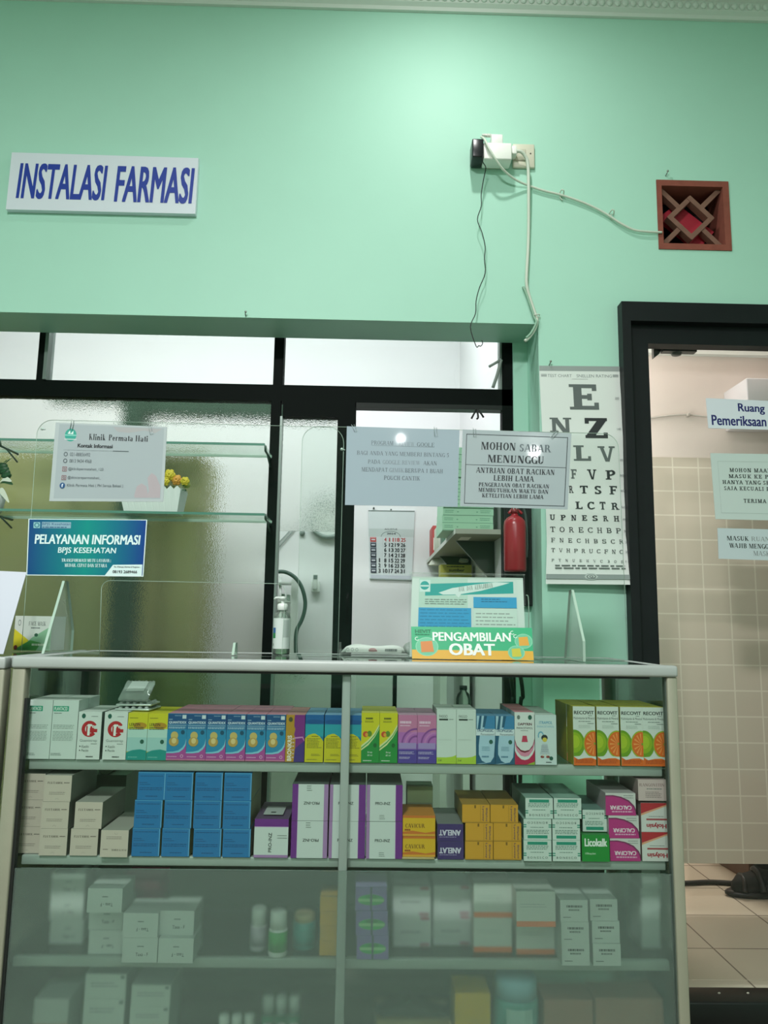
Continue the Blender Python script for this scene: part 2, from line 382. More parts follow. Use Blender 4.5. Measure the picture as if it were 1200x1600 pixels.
class Art:
    """draws on the four-cornered face of a sheet or a box: u to the right, v DOWN, both 0..1"""
    def __init__(s, mb, tl, tr, br, bl, step=0.00005, start=1):
        s.mb = mb; s.c = [Vector(p) for p in (tl, tr, br, bl)]
        s.n = (s.c[2] - s.c[3]).cross(s.c[0] - s.c[3]).normalized(); s.step = step; s.k = start
    def pt(s, u, v):
        a = s.c[0].lerp(s.c[1], u); b = s.c[3].lerp(s.c[2], u)
        return a.lerp(b, v) + s.n * (s.step * s.k)
    def poly(s, uv, col): s.mb.poly([s.pt(u, v) for u, v in reversed(uv)], col); s.k += 1
    def rect(s, u0, v0, u1, v1, col): s.poly([(u0, v0), (u1, v0), (u1, v1), (u0, v1)], col)
    def ell(s, cu, cv, ru, rv, col, n=22, a0=0, a1=360):
        s.poly([(cu + ru * math.cos(math.radians(a0 + (a1 - a0) * i / n)), cv + rv * math.sin(math.radians(a0 + (a1 - a0) * i / n))) for i in range(n + (0 if a1 - a0 == 360 else 1))], col)
    def ring(s, cu, cv, ru, rv, wu, wv, col, n=22, a0=0, a1=360):
        for i in range(n):
            q = []
            for a, o in ((i, 1), (i + 1, 1), (i + 1, 0), (i, 0)):
                r = math.radians(a0 + (a1 - a0) * a / n); q.append(s.pt(min(1, max(0, cu + (ru - (0 if o else wu)) * math.cos(r))), cv + (rv - (0 if o else wv)) * math.sin(r)))
            s.mb.poly(list(reversed(q)), col)
        s.k += 1
    def glyphs(s, tf, u0, v0, u1, v1, col, turn=0, lift=False):
        vs, fs = tf
        if not vs: return
        xs = [p[0] for p in vs]; ys = [p[1] for p in vs]; ax, bx, ay, by = min(xs), max(xs), min(ys), max(ys)
        out = []
        for iv, (x, y) in enumerate(vs):
            u = (x - ax) / max(bx - ax, 1e-6); v = 1 - (y - ay) / max(by - ay, 1e-6)
            if turn == 180: u, v = 1 - u, 1 - v
            elif turn == 90: u, v = v, 1 - u          # reads upwards
            elif turn == 270: u, v = 1 - v, u
            q = s.pt(u0 + u * (u1 - u0), v0 + v * (v1 - v0)); q.y -= 1.2e-5 * ((iv // 4) % 7) if lift else 0
            out.append(q)
        s.mb.mesh(out, fs, col); s.k += 1
    def text(s, t, u0, v0, u1, v1, col, bold=0.0, shear=0.0, turn=0):
        tf = sans(t, 0.0, shear)
        if not bold or not tf[0]: s.glyphs(tf, u0, v0, u1, v1, col, turn); return
        xs = [p[0] for p in tf[0]]; ys = [p[1] for p in tf[0]]; wd, hg = max(xs) - min(xs), max(ys) - min(ys)
        if turn in (90, 270): wd, hg = hg, wd
        du = bold / (wd + 2 * bold) * (u1 - u0); dv = bold * .8 / (hg + bold * .8) * (v1 - v0)
        k0 = s.k
        for i in range(3):
            for j in range(2):
                s.k = k0 + .2 * (2 * i + j); s.glyphs(tf, u0 + du * i, v0 + dv * j, u1 - 2 * du + du * i, v1 - dv + dv * j, col, turn)
        s.k = k0 + 1.2
    def ser(s, t, u0, v0, u1, v1, col, style=TIMES, turn=0): s.glyphs(serif(t, **style), u0, v0, u1, v1, col, turn, True)
    def words(s, u0, v0, u1, v1, rows, col, fill=0.45, ragged=0.2):
        """rows of print too small to read"""
        h = (v1 - v0) / rows
        for r in range(rows):
            x = u0; e = u1 - (u1 - u0) * random.random() * ragged; v = v0 + h * r
            while x < e:
                wd = (u1 - u0) * random.uniform(.05, .16); b = min(x + wd, e)
                s.mb.poly([s.pt(x, v + h * fill), s.pt(b, v + h * fill), s.pt(b, v), s.pt(x, v)], col); x = b + (u1 - u0) * .025
        s.k += 1
ORD = ['first', 'second', 'third', 'fourth', 'fifth', 'sixth', 'seventh', 'eighth']
# ------------------------------------------------------------------ materials of the setting
MINT = mat('#aeddc9', rough=0.5, spec=0.25, bump=0.12, bscale=55, var=0.03, vscale=5)
WHITEWALL = mat('#e6e8e8', rough=0.7, spec=0.2, bump=0.1, bscale=60, var=0.02)
CREAM = mat('#e2d8cf', rough=0.6, spec=0.2, bump=0.1, bscale=60, var=0.02)
PLASTER = mat('#dfe6df', rough=0.6, spec=0.2)
BLACKALU = mat('#0a120f', rough=0.55, spec=0.06)
BLACKWOOD = mat('#14191a', rough=0.5, spec=0.25, bump=0.2, bscale=40, var=0.25, vscale=14)
ALU = mat('#a7adaa', rough=0.5, metal=0.15, spec=0.5, bump=0.06, bscale=300, var=0.08, vscale=12)
ALUPOST = mat('#959583', rough=0.5, metal=0.25, spec=0.4, bump=0.1, bscale=220, var=0.16, vscale=9)
RUBBER = mat('#0a100d', rough=0.6)
CLEAR = thin_glass('clear_glass', (0.95, 0.975, 0.96), 0.7, 1.4)
CABGLASS = thin_glass('cabinet_glass', (0.80, 0.90, 0.84), 0.9, 1.45)
SHELFGLASS = thin_glass('shelf_glass', (0.80, 0.92, 0.86), 0.9, 1.45)
ACRYL = thin_glass('acrylic_sheet', (0.965, 0.985, 0.975), 0.4, 1.4)
ACRYLEDGE = mat('#cfe0d6', rough=0.2, spec=0.6)
ACRYLFOOT = thin_glass('acrylic_foot', (0.93, 0.96, 0.94), 0.25, 1.45, 0.05, 0.07, (.8, .85, .8))
TEXGLASS = rough_glass('textured_glass', (0.95, 0.97, 0.95), 0.05, 1.15, 0.30, 260, 0.05, (0.62, 0.70, 0.64))
FROST = rough_glass('frosted_glass', (0.91, 0.96, 0.935), 0.25, 1.35, 0.0, 0, 0.16, (0.40, 0.53, 0.46))
FLOORTILE = tile_mat('floor_tiles', '#d9d3bf', '#d4ceba', '#7e776a', 0.31, 0.31, 0.003, 0.2, plane='XY', shift=(-1.21, -2.81))
WALLTILE = tile_mat('wall_tiles', '#cbc2b1', '#c8bfae', '#ddd8c8', 0.1076, 0.1009, 0.003, 0.3, plane='XZ', shift=(-(P(1053, 800, 3.12).x), -(P(1053, 773, 3.2).z)))

YW, YB = 2.5, 2.68
Z_SOFFIT = P(420, 497, YW).z
X_JAMB = P(841, 520, YW).x
Z_WTOP = 3.56
VX0, VX1 = P(1025, 284, YW).x, P(1143, 389, YW).x
VZ1, VZ0 = P(1080, 283, YW).z, P(1085, 391, YW).z
DX0, DZ1 = P(964.5, 479, YW).x, P(966, 479, YW).z
DX1 = DX0 + 0.98

# ------------------------------------------------------------------ the setting
b = MB(); b.box(-3.2, 3.2, -9, YW + 0.02, -0.1, 0, tile_mat('waiting_tiles', '#8f887a', '#8b8476', '#6e675a', 0.4, 0.4, 0.003, 0.3)); struct(b.build('floor'))
b = MB(); b.box(-3.2, 3.2, -9, YW, Z_WTOP, Z_WTOP + 0.1, PLASTER); struct(b.build('ceiling'))
b = MB()
b.box(-2.6, X_JAMB, YW, YB, Z_SOFFIT, Z_WTOP, MINT)
b.box(-3.2, -2.6, YW, YB, 0, Z_WTOP, MINT)
b.box(X_JAMB, DX0 + 0.01, YW, YB, 0, Z_WTOP, MINT)
b.box(DX0 + 0.01, VX0, YW, YB, DZ1 - 0.01, Z_WTOP, MINT); b.box(VX1, DX1, YW, YB, DZ1 - 0.01, Z_WTOP, MINT)
b.box(VX0, VX1, YW, YB, DZ1 - 0.01, VZ0, MINT); b.box(VX0, VX1, YW, YB, VZ1, Z_WTOP, MINT)
b.box(DX1, 3.2, YW, YB, 0, Z_WTOP, MINT)
# narrow pier behind the jamb
b.box(P(802, 620, YB).x, X_JAMB + 0.02, YB, 2.74, 0, Z_WTOP, MINT)
struct(b.build('wall_front'))
b = MB(); b.box(-3.3, -3.2, -9, YB, 0, Z_WTOP, MINT); struct(b.build('wall_left'))
b = MB(); b.box(3.2, 3.3, -9, YB, 0, Z_WTOP, MINT); struct(b.build('wall_right'))
b = MB(); b.box(-3.2, 3.2, -9.1, -9, 0, Z_WTOP, MINT); struct(b.build('wall_rear'))
# cornice with a row of beads
zc = P(1200, 36.5, YW).z
b = MB()
prof = [(0, 0), (.012, 0), (.016, .012), (.03, .02), (.034, .05), (.05, .056), (.055, .07), (.10, .13), (.14, Z_WTOP - zc), (0, Z_WTOP - zc)]
vs = [(x, YW - d, zc + z) for x in (-3.2, 3.2) for d, z in prof]; n = len(prof)
b.mesh(vs, [(i, (i + 1) % n, n + (i + 1) % n, n + i) for i in range(n)], PLASTER)
for i in range(130):
    x = -1.9 + i * 0.0285; b.ball((x, YW - .034, zc + .035), .012, .007, .013, PLASTER, 8, 6)
struct(b.build('trim_1'))
# small chips and nails on the wall
for px, py, lab in ((858, 571, 'small bent nail in the mint wall just above the eye chart'), (1040, 275, 'small bent nail in the mint wall above the terracotta vent'), (384, 494, 'tiny screw head low on the mint wall over the counter opening')):
    p = P(px, py, YW); b = MB(); b.tube([p, p + Vector((0, -.012, .002)), p + Vector((.002, -.016, .009))], .0017, mat('#8a8d86', 0.4, 0.6), 6); b.ball(p + Vector((.002, -.016, .009)), .004, .003, .004, mat('#8a8d86', 0.4, 0.6), 8, 6)
    tag(b.build('nail'), lab, 'nail')

# pharmacy room behind the glass partition
b = MB(); b.box(-2.6, 0.6, YB, 4.3, -0.1, 0, FLOORTILE); struct(b.build('floor_pharmacy'))
b = MB(); b.box(-2.7, 0.6, 4.2, 4.3, 0, 3.3, WHITEWALL); struct(b.build('wall_pharmacy_back'))
b = MB(); b.box(P(719, 650, 4.2).x, X_JAMB + 0.02, 2.74, 4.2, 0, 3.3, WHITEWALL); struct(b.build('wall_pharmacy_right'))
b = MB(); b.box(-2.7, -2.6, YB, 4.3, 0, 3.3, WHITEWALL); struct(b.build('wall_pharmacy_left'))
b = MB(); b.box(-2.7, 0.6, YB, 4.3, 3.3, 3.4, WHITEWALL); struct(b.build('ceiling_pharmacy'))
b = MB(); b.box(-2.6, P(802, 620, YB).x, YB + .001, YB + .007, Z_SOFFIT + .06, 3.3, WHITEWALL); struct(b.build('wall_pharmacy_front'))
# exam room
ZS = 0.116
b = MB(); b.box(X_JAMB + 0.02, 3.2, YW + 0.02, 4.9, -0.05, ZS, FLOORTILE); struct(b.build('floor_exam'))
b = MB(); b.box(0.59, 3.2, 4.9, 5.0, 0, 3.3, CREAM); struct(b.build('wall_exam_back'))
b = MB(); b.box(0.59, 3.2, YB, 4.9, 3.1, 3.2, CREAM); struct(b.build('ceiling_exam'))
b = MB(); b.box(X_JAMB + 0.02, 0.59, 2.74, 4.9, 0, 3.2, CREAM); struct(b.build('wall_exam_left'))
b = MB(); b.box(3.2, 3.3, YB, 5, 0, 3.2, CREAM); struct(b.build('wall_exam_right'))
b = MB(); b.box(0.59, 3.2, YB + .001, YB + .012, DZ1, 3.1, CREAM); b.box(DX1, 3.2, YB + .001, YB + .012, ZS, DZ1, CREAM); struct(b.build('wall_exam_front'))
ZT = P(1100, 716, 3.12).z; ZPB = P(1150, 1349, 3.12).z
b = MB(); b.box(0.59, 3.2, 3.12, 3.17, ZT, 3.1, CREAM); b.box(0.59, 3.2, 3.115, 3.17, ZPB, ZT, WALLTILE)
struct(b.build('reflected_wall'))  # panel added in place of the reflection in the door glass
b = MB(); b.box(0.59, 3.2, 3.09, 3.12, P(1100, 557, 3.12).z, P(1100, 557, 3.12).z + .2, PLASTER); struct(b.build('trim_2'))

# aluminium partition: frame bars and panes
YP0, YP1 = 2.69, 2.735
part = empty('window_1', (-0.4, 2.7, 0)); struct(part)
def bar(x0, x1, z0, z1, name='frame', m=BLACKALU, y0=YP0, y1=YP1, par=None):
    b = MB(); b.box(x0, x1, y0, y1, z0, z1, m); return adopt(par or part, b.build(name))
def XP(px, py): return P(px, py, YP0).x
def ZP(px, py): return P(px, py, YP0).z
ZB1, ZB0 = ZP(0, 592), ZP(0, 617.5)
ZTOP = Z_SOFFIT + 0.05
XM0, XM1 = XP(62.5, 518), XP(74, 518)
XC0, XC1 = XP(422.5, 660), XP(437.5, 660)
XR0, XR1 = XP(784, 560), XP(802.5, 560)
bar(-2.6, XR1, ZB0, ZB1); bar(XM0, XM1, ZB1, ZTOP); bar(XM1, XM1 + .012, ZB1, ZTOP, m=mat('#6b7a73', .4), y0=YP0 - .01)
bar(XP(428, 560), XP(443.5, 560), ZB1, ZTOP); bar(XR0, XR1, 0, ZTOP); bar(XC0, XC1, 0, ZB0)
bar(-2.6, XC0, 0.0, 0.12); bar(XP(781, 580), XR0, ZB1, ZTOP, m=mat('#6b7a73', .4))
def pane(x0, x1, z0, z1, m, name='pane', y=2.71, t=.005, par=None):
    b = MB(); b.box(x0, x1, y, y + t, z0, z1, m); return adopt(par or part, b.build(name))
pane(-2.6, XM0, ZB1, ZTOP, CLEAR); pane(XM1, XP(428, 560), ZB1, ZTOP, CLEAR); pane(XP(443.5, 560), XR0, ZB1, ZTOP, CLEAR)
pane(-2.6, XC0, .12, ZB0, TEXGLASS, y=2.705)
# lower fixed part right of the door leaf
bar(XP(555, 640), XR0, ZP(700, 639), ZB0, m=mat('#1c2420', .5, spec=.2))
zlow = ZP(600, 1040); bar(XP(614, 1080), XP(620, 1080), .12, zlow); bar(XP(556, 1080), XR0, .0, .12); pane(XP(556, 1080), XP(614, 1080), .12, zlow, TEXGLASS)
door = empty('door_1', (XC1, 2.7, 0)); struct(door)
zd1 = ZP(490, 651); xs0, xs1 = XP(527.5, 660), XP(556, 660); xg = XC1 + .008
bar(XC1, xg, 0.02, zd1, 'stile', mat('#7f8d86', .35, .3), par=door); bar(xs0, xs1, 0.02, ZB0, 'stile', par=door)
bar(xg, xs0, zd1, ZB0, 'rail', par=door); bar(xg, xs0, .02, .14, 'rail', par=door)
zf, zl = ZP(480, 829), ZP(480, 1040)
pane(xg, xs0, zf, zd1, TEXGLASS, par=door, y=2.71); pane(xg, xs0, zl, zf, CLEAR, par=door, y=2.71); pane(xg, xs0, .14, zl, TEXGLASS, par=door, y=2.71)

# exam room doorway: stepped black frame, threshold step, glass leaf
dr = empty('door_2', (DX0, YW, 0)); struct(dr)
b = MB()
xin = P(1013, 547, 2.49).x; xo = P(985, 505, 2.46).x; zo = P(1000, 502, 2.46).z; zi = P(1100, 547, 2.54).z
def hook(b, xa, xb, za, zb_, y0, y1):
    b.box(xa, xb, y0, y1, ZS - .1, zb_, BLACKWOOD); b.box(xb, 2 * DX0 + .98 - xb, y0, y1, za, zb_, BLACKWOOD); b.box(2 * DX0 + .98 - xb, 2 * DX0 + .98 - xa, y0, y1, ZS - .1, zb_, BLACKWOOD)
hook(b, DX0, xo, zo, DZ1, 2.455, 2.56); adopt(dr, b.build('architrave'))
b = MB(); hook(b, xo, xin, zi, zo, 2.49, 2.54); adopt(dr, b.build('jamb'))
b = MB(); b.box(xin, DX1 - .1, 2.522, 2.527, ZS + .02, zi + .01, thin_glass('door_glass', (.985, .975, .965), .6, 1.4)); adopt(dr, b.build('pane'))
b = MB(); b.bevbox(P(1080, 1549, 2.46).x - .3, DX1, 2.42, 2.52, 0, ZS + .003, .006, mat('#0c0e0d', .4))
for px in (1124, 1169): q = P(px, 1552, 2.42); b.ball((q.x, 2.4215, q.z), .0045, .002, .003, mat('#b9b4a6'), 8, 6)
adopt(dr, b.build('threshold'))

# terracotta vent block set in the wall
TERRA = mat('#8a4a3c', rough=0.85, bump=0.5, bscale=90, var=0.25, vscale=30)
v = empty('vent_block', ((VX0 + VX1) / 2, YW, VZ0)); tag(v, 'square terracotta vent block with a diamond lattice, set high in the mint wall', 'vent')
W, H = VX1 - VX0, VZ1 - VZ0
b = MB(); fr = .022; y0, y1 = YW - .004, YW + .12
b.box(VX0, VX1, y0, y1, VZ1 - fr, VZ1, TERRA); b.box(VX0, VX1, y0, y1, VZ0, VZ0 + fr, TERRA); b.box(VX0, VX0 + fr * .8, y0, y1, VZ0 + fr, VZ1 - fr, TERRA); b.box(VX1 - fr, VX1, y0, y1, VZ0 + fr, VZ1 - fr, TERRA)
adopt(v, b.build('frame'))
b = MB(); cx, cz = (VX0 + VX1) / 2 - .004, (VZ0 + VZ1) / 2
T2 = mat('#7d5a4c', rough=0.85, bump=0.5, bscale=90, var=0.25, vscale=30)
def strut(a, c, wd=.010):
    a, c = Vector((a[0], 0, a[1])), Vector((c[0], 0, c[1])); d = (c - a).normalized(); a, c = a - d * wd * .8, c + d * wd * .8; nn = Vector((-d.z, 0, d.x)) * wd
    q = [a + nn, a - nn, c - nn, c + nn]
    strut.n = getattr(strut, 'n', 0) + 1; yf_ = YW + .012 + .0007 * strut.n
    f = [(p.x, yf_, p.z) for p in q] + [(p.x, YW + .045, p.z) for p in q]
    b.mesh(f, [(0, 1, 2, 3), (7, 6, 5, 4), (0, 4, 5, 1), (1, 5, 6, 2), (2, 6, 7, 3), (3, 7, 4, 0)], T2)
dm = .073
C4 = [(cx, cz + dm), (cx + dm, cz), (cx, cz - dm), (cx - dm, cz)]
for i in range(4): strut(C4[i], C4[(i + 1) % 4], .0085)
ix, iz = W / 2 - fr * .8, H / 2 - fr * .8
for sx, sz in ((1, 1), (1, -1), (-1, 1), (-1, -1)): strut((cx + sx * dm / 2, cz + sz * dm / 2), (cx + sx * ix, cz + sz * iz), .0085)
adopt(v, b.build('lattice'))
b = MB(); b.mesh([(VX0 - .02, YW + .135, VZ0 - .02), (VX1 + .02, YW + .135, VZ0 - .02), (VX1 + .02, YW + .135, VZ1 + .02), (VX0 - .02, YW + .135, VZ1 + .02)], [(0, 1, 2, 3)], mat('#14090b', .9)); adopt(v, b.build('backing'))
b = MB(); RED = mat('#b3263a', .6)
q = lambda x, z: (cx + x, YW + .075, cz + z)
b.mesh([q(-.10, .02), q(-.03, .075), q(.10, -.03), q(.04, -.10)], [(0, 1, 2, 3)], RED)
b.mesh([(p[0], p[1] - .02, p[2]) for p in [q(-.10, .02), q(-.03, .075), q(.10, -.03), q(.04, -.10)]], [(3, 2, 1, 0)], RED)
b.box(cx - .08, cx + .05, YW + .06, YW + .075, VZ0 + fr, VZ0 + fr + .022, RED)
tag(b.build('plank'), 'slanted red plank showing behind the lattice of the terracotta vent', 'plank')
# ------------------------------------------------------------------ fittings on the wall
INK = '#10171c'
# name board of the pharmacy
c = [P(18.5, 238, YW - .022), P(310, 247, YW - .022), P(305, 334, YW - .022), P(9, 327, YW - .022)]
sg = empty('wall_sign', (c[3].x, YW, c[3].z)); tag(sg, 'white board with tall blue capitals reading INSTALASI FARMASI on the mint wall', 'sign')
b = MB(); b.quadslab(c[3], c[2], c[1], c[0], .02, mat('#dde3ec', .35, bump=.05, bscale=60)); adopt(sg, b.build('board'))
b = MB(); a = Art(b, *c, step=.0004); BLUE = mat('#1f3a9c', .4)
a.text('INSTALASI', .046, .18, .520, .81, BLUE, .03, .1); a.text('FARMASI', .565, .18, .985, .83, BLUE, .03, .1); adopt(sg, b.build('lettering'))

# socket plate, adapters and cables
PY = YW
def wb(name, x0, x1, yt, yb, d0, d1, m, r=.004, par=None):
    """bevelled box on the wall: pixel extent at its front face, standing d0..d1 in front of the wall"""
    p, q_ = P(x0, yt, PY - d1), P(x1, yb, PY - d1)
    b = MB(); b.bevbox(min(p.x, q_.x), max(p.x, q_.x), PY - d1, PY - d0, min(p.z, q_.z), max(p.z, q_.z), r, m)
    o = b.build(name)
    return adopt(par, o) if par else o
IVORY = mat('#d5d3bf', .4); WHITEP = mat('#f1f3ec', .35)
so = empty('wall_socket', P(816, 262, YW)); tag(so, 'ivory double socket plate screwed on the mint wall', 'socket')
wb('plate', 801, 836, 224, 262, 0, .012, IVORY, par=so); wb('plate', 758, 792, 226, 262, 0, .012, IVORY, par=so)
wb('socket_face', 804, 822, 232, 250, .012, .017, mat('#cac8b4', .4), .003, so)
b = MB(); p = P(829, 240, YW - .012); b.ball(p, .003, .002, .003, mat('#4a4a40', .4)); adopt(so, b.build('screw'))
ad = empty('plug_adapter', P(775, 250, YW)); tag(ad, 'white T-shaped plug adapter pushed into the wall socket', 'adapter')
wb('body', 756, 800, 222, 249, .012, .07, WHITEP, .004, ad); wb('body', 768, 786, 209, 224, .02, .068, WHITEP, .003, ad)
o = wb('prong_cover', 800, 808, 227, 240, .012, .05, WHITEP, .003, ad)
ch = empty('charger', P(745, 250, YW)); tag(ch, 'small black charger block plugged beside the white adapter on the wall', 'charger')
wb('body', 738, 756, 216, 245, .01, .075, mat('#14181c', .3), .004, ch)
wb('back_plate', 737, 753, 243, 256, 0, .03, mat('#39584c', .5), .003, ch)
b = MB(); p = P(768, 212, YW - .05); b.tube([p, p + Vector((-.033, .0, .002))], [.006, .004], WHITEP, 10); 
for i in range(5): b.tube([p + Vector((-.006 - .005 * i, 0, 0)), p + Vector((-.008 - .005 * i, 0, 0))], .0068, mat('#c9ccc2'), 10)
adopt(ad, b.build('cable_plug'))
CAB = mat('#cfd8c9', .45)
def wire(name, pts, r, m, lab, cat='cable', seg=8, n=6):
    b = MB(); b.tube([P(x, y, YW - d) for x, y, d in pts], r, m, seg, n); return tag(b.build(name), lab, cat)
wire('power_cable', [(752, 214, .055), (757, 218, .075), (764, 232, .082), (775, 250, .075), (788, 267, .055), (806, 281, .03), (826, 290, .012), (850, 298, .010), (878, 305, .01), (915, 318, .01), (945, 333, .01), (968, 348, .012), (990, 359, .012), (1012, 362, .012), (1034, 363, .008)], .0042, CAB, 'pale cable drooping from the white adapter across the wall to the terracotta vent')
wire('drop_cable', [(806, 236, .045), (814, 237, .045), (820, 243, .04), (824, 252, .035), (825.5, 268, .03), (826, 300, .026), (826, 350, .014), (825, 390, .012), (823, 425, .014), (823, 446, .012), (828, 466, .008), (836, 490, .008), (839, 500, .012), (836, 513, .014), (828, 526, .012), (820, 533, .014)], .0058, CAB, 'thick pale cable hanging straight down from the socket to the beam corner')
wire('cable_end', [(817, 448, .008), (822, 458, .01), (829, 478, .012), (835, 496, .014), (838, 504, .02), (830, 520, .02), (822, 528, .018)], .004, mat('#8fb59d', .5), 'short mint-painted cable tied along the lower end of the thick pale cable')
wire('thin_wire', [(755, 240, .08), (754, 252, .076), (759, 262, .05), (756, 278, .035), (752, 303, .03), (752, 322, .03), (746, 343, .03), (753, 363, .03), (758, 385, .03), (757, 405, .03), (758, 427, .03), (749, 450, .03), (744, 470, .03), (743, 490, .03), (735, 511, .04), (744, 541, .045), (748, 540, .045), (751, 541, .045), (754, 537, .045), (753, 532, .045)], .0016, mat('#0b0f0d', .5), 'thin black wire dangling from the charger below the beam edge', 'wire', 6, 4)
for (x, y), lab in (((877, 305), 'cable clip on the drooping pale cable, the one nearer the socket'), ((955, 336), 'cable clip on the drooping pale cable, the one nearer the vent')):
    p = P(x, y, YW); b = MB(); b.tube([p + Vector((-.008, -.002, .002)), p + Vector((-.004, -.02, .008)), p + Vector((.004, -.02, .004)), p + Vector((.006, -.004, -.004))], .0022, CAB, 6, 4)
    b.tube([p + Vector((0, -.004, 0)), p + Vector((-.006, -.006, -.012)), p + Vector((.003, -.004, -.022))], .0022, CAB, 6, 4); tag(b.build('cable_clip'), lab, 'clip')
p = P(837, 497, YW); b = MB(); b.tube([p + Vector((.011 * math.cos(t), -.012 + .009 * math.sin(t), .001 * t)) for t in [i * .6 for i in range(12)]], .002, CAB, 6); tag(b.build('cable_tie'), 'white cable tie around the pale cables at the beam corner', 'tie')

# eye chart hanging on the wall, curling off at its lower edge
GR = mat('#5d6664', .6); CK = mat('#23292b', .6)
ec = empty('eye_chart', P(910, 905, YW)); tag(ec, 'long white Snellen eye chart with rows of shrinking black letters, hanging beside the black doorframe', 'poster')
rows = [(572, 842.5, 968, .006), (600, 843.5, 969, .008), (660, 846.5, 973, .012), (683, 847.5, 974.5, .016), (760, 851, 979, .010), (797, 853, 981, .016), (850, 854.5, 987, .012), (905, 853, 988.5, .03), (913, 853, 987, .032)]
def rowpt(py, u):
    for i in range(len(rows) - 1):
        if rows[i][0] <= py <= rows[i + 1][0] or i == len(rows) - 2:
            t = (py - rows[i][0]) / (rows[i + 1][0] - rows[i][0]); l = [rows[i][k] + (rows[i + 1][k] - rows[i][k]) * t for k in (1, 2, 3)]
            return P(l[0] + (l[1] - l[0]) * u, py + (1.2 * (u - .5)), YW - l[2] - .01 * u * (1 if py > 840 else 0))
class Chart(Art):
    """the chart sheet: u across, v in photograph rows, follows its curl"""
    def __init__(s, mb): s.mb = mb; s.k = 4; s.step = .00004
    def pt(s, u, v): p = rowpt(v, u); p.y -= s.step * s.k; return p
b = MB(); N = 24; vs = []
pys = sorted(set([572 + (913 - 572) * i / 22 for i in range(23)] + [float(r_[0]) for r_ in rows])); N = len(pys) - 1
PAPER = mat('#dfe5e0', .55)
for yy in pys:
    for u in (0, .5, 1): vs.append(rowpt(yy, u))
k = len(vs); vs += [p + Vector((0, .0012, 0)) for p in vs]
fs = []
for i in range(N):
    for j in (0, 1):
        q = i * 3 + j; fs += [(q, q + 3, q + 4, q + 1), (k + q, k + q + 1, k + q + 4, k + q + 3)]
b.mesh(vs, fs, PAPER, True)
a = Chart(b)
def band(v0, v1, u0, u1, col, nseg=6):
    for i in range(nseg): a.mb.poly([a.pt(u0 + (u1 - u0) * i / nseg, v1), a.pt(u0 + (u1 - u0) * (i + 1) / nseg, v1), a.pt(u0 + (u1 - u0) * (i + 1) / nseg, v0), a.pt(u0 + (u1 - u0) * i / nseg, v0)], col)
    a.k += 1
band(572, 580, 0, 1, mat('#969f9c')); 
a.text('TEST CHART', .10, 585, .40, 589.6, mat('#7c8585')); a.text('SNELLEN RATING', .46, 585, .90, 589.6, mat('#7c8585'))
for s_ in (0, 1):
    for i in range(3): band(585 + i * 1.5, 585.8 + i * 1.5, .02 if s_ == 0 else .91, .09 if s_ == 0 else .98, mat('#7c8585'), 1)
band(592, 592.6, .4, .6, mat('#a4acaa'), 1)
def U(px, py):
    for i in range(len(rows) - 1):
        if rows[i][0] <= py <= rows[i + 1][0]:
            t = (py - rows[i][0]) / (rows[i + 1][0] - rows[i][0]); l = rows[i][1] + (rows[i + 1][1] - rows[i][1]) * t; r = rows[i][2] + (rows[i + 1][2] - rows[i][2]) * t
            return (px - l) / (r - l)
def L(ch_, x0, y0, x1, y1, col, st=SLAB): a.ser(ch_, U(x0, (y0 + y1) / 2), y0, U(x1, (y0 + y1) / 2), y1, col, st)
L('E', 889.5, 600.5, 935, 640, GR); L('N', 859, 653, 893, 676, GR); L('Z', 914, 653, 949, 684.5, CK)
L('L', 896, 696, 923, 720, GR); L('V', 934, 697, 961, 721, GR); L('F', 892, 733.5, 901, 748, GR, SLAB); L('V', 917.5, 733.5, 932, 749, CK); L('P', 946, 734, 961.5, 749, CK)
L('R', 889, 759, 896, 770.5, CK); L('T', 906, 759, 918.5, 771, CK); L('S', 929, 759, 939.5, 772, CK); L('F', 952, 759, 964, 772, CK)
L('L', 899, 784, 910, 795.5, CK); L('C', 917.5, 784, 929, 796, CK); L('T', 937, 784, 946, 796, CK); L('R', 955, 785, 967.5, 796, CK)
def line(t, x0, x1, y0, y1, dy, st, col=CK):
    n = len(t); w_ = (x1 - x0) / (n - 1); hw = (y1 - y0) * .48
    for i, c_ in enumerate(t): L(c_, x0 + w_ * i - hw, y0 + dy * i / n, x0 + w_ * i + hw, y1 + dy * i / n, col, st)
line('UPNESRH', 863, 963, 804.5, 813, 1.5, SLAB); line('TORECHBP', 863.5, 966, 823.5, 831.5, 1.5, SLABL); line('FNECHBSCR', 864, 970.5, 841, 847.5, 2, SLABL)
line('TVHPRUCFNC', 864, 970.5, 857, 863, 2, SLABL); line('PTNUEHVC3OS', 863.5, 972, 873.5, 877.5, 2, SLABL, mat('#3b4244'))
for y_, t_ in ((622, '200'), (670, '140'), (718.5, '120'), (742.5, '80'), (766, '60'), (792, '50'), (811, '40'), (829.5, '30'), (847, '25'), (862, '20'), (877, '15')):
    a.text(t_, .92 - .0, y_ - 1.6, .97, y_ + 1.6, mat('#7c8585'))
for y_ in (883, 887): 
    a.words(.1, y_, .92, y_ + 2.2, 1, mat('#59615f'), .9, .03)
band(897.5, 905, 0, 1, mat('#8b9693')); 
a.poly([(.44, 901), (.47, 896), (.53, 896), (.56, 896.5), (.6, 901), (.56, 906), (.47, 906)], mat('#b9c2be')); a.ring(.52, 901, .055, 3.4, .012, .7, mat('#5d6664')); a.ring(.52, 901, .022, 1.8, .01, .8, mat('#5d6664'))
adopt(ec, b.build('sheet'))

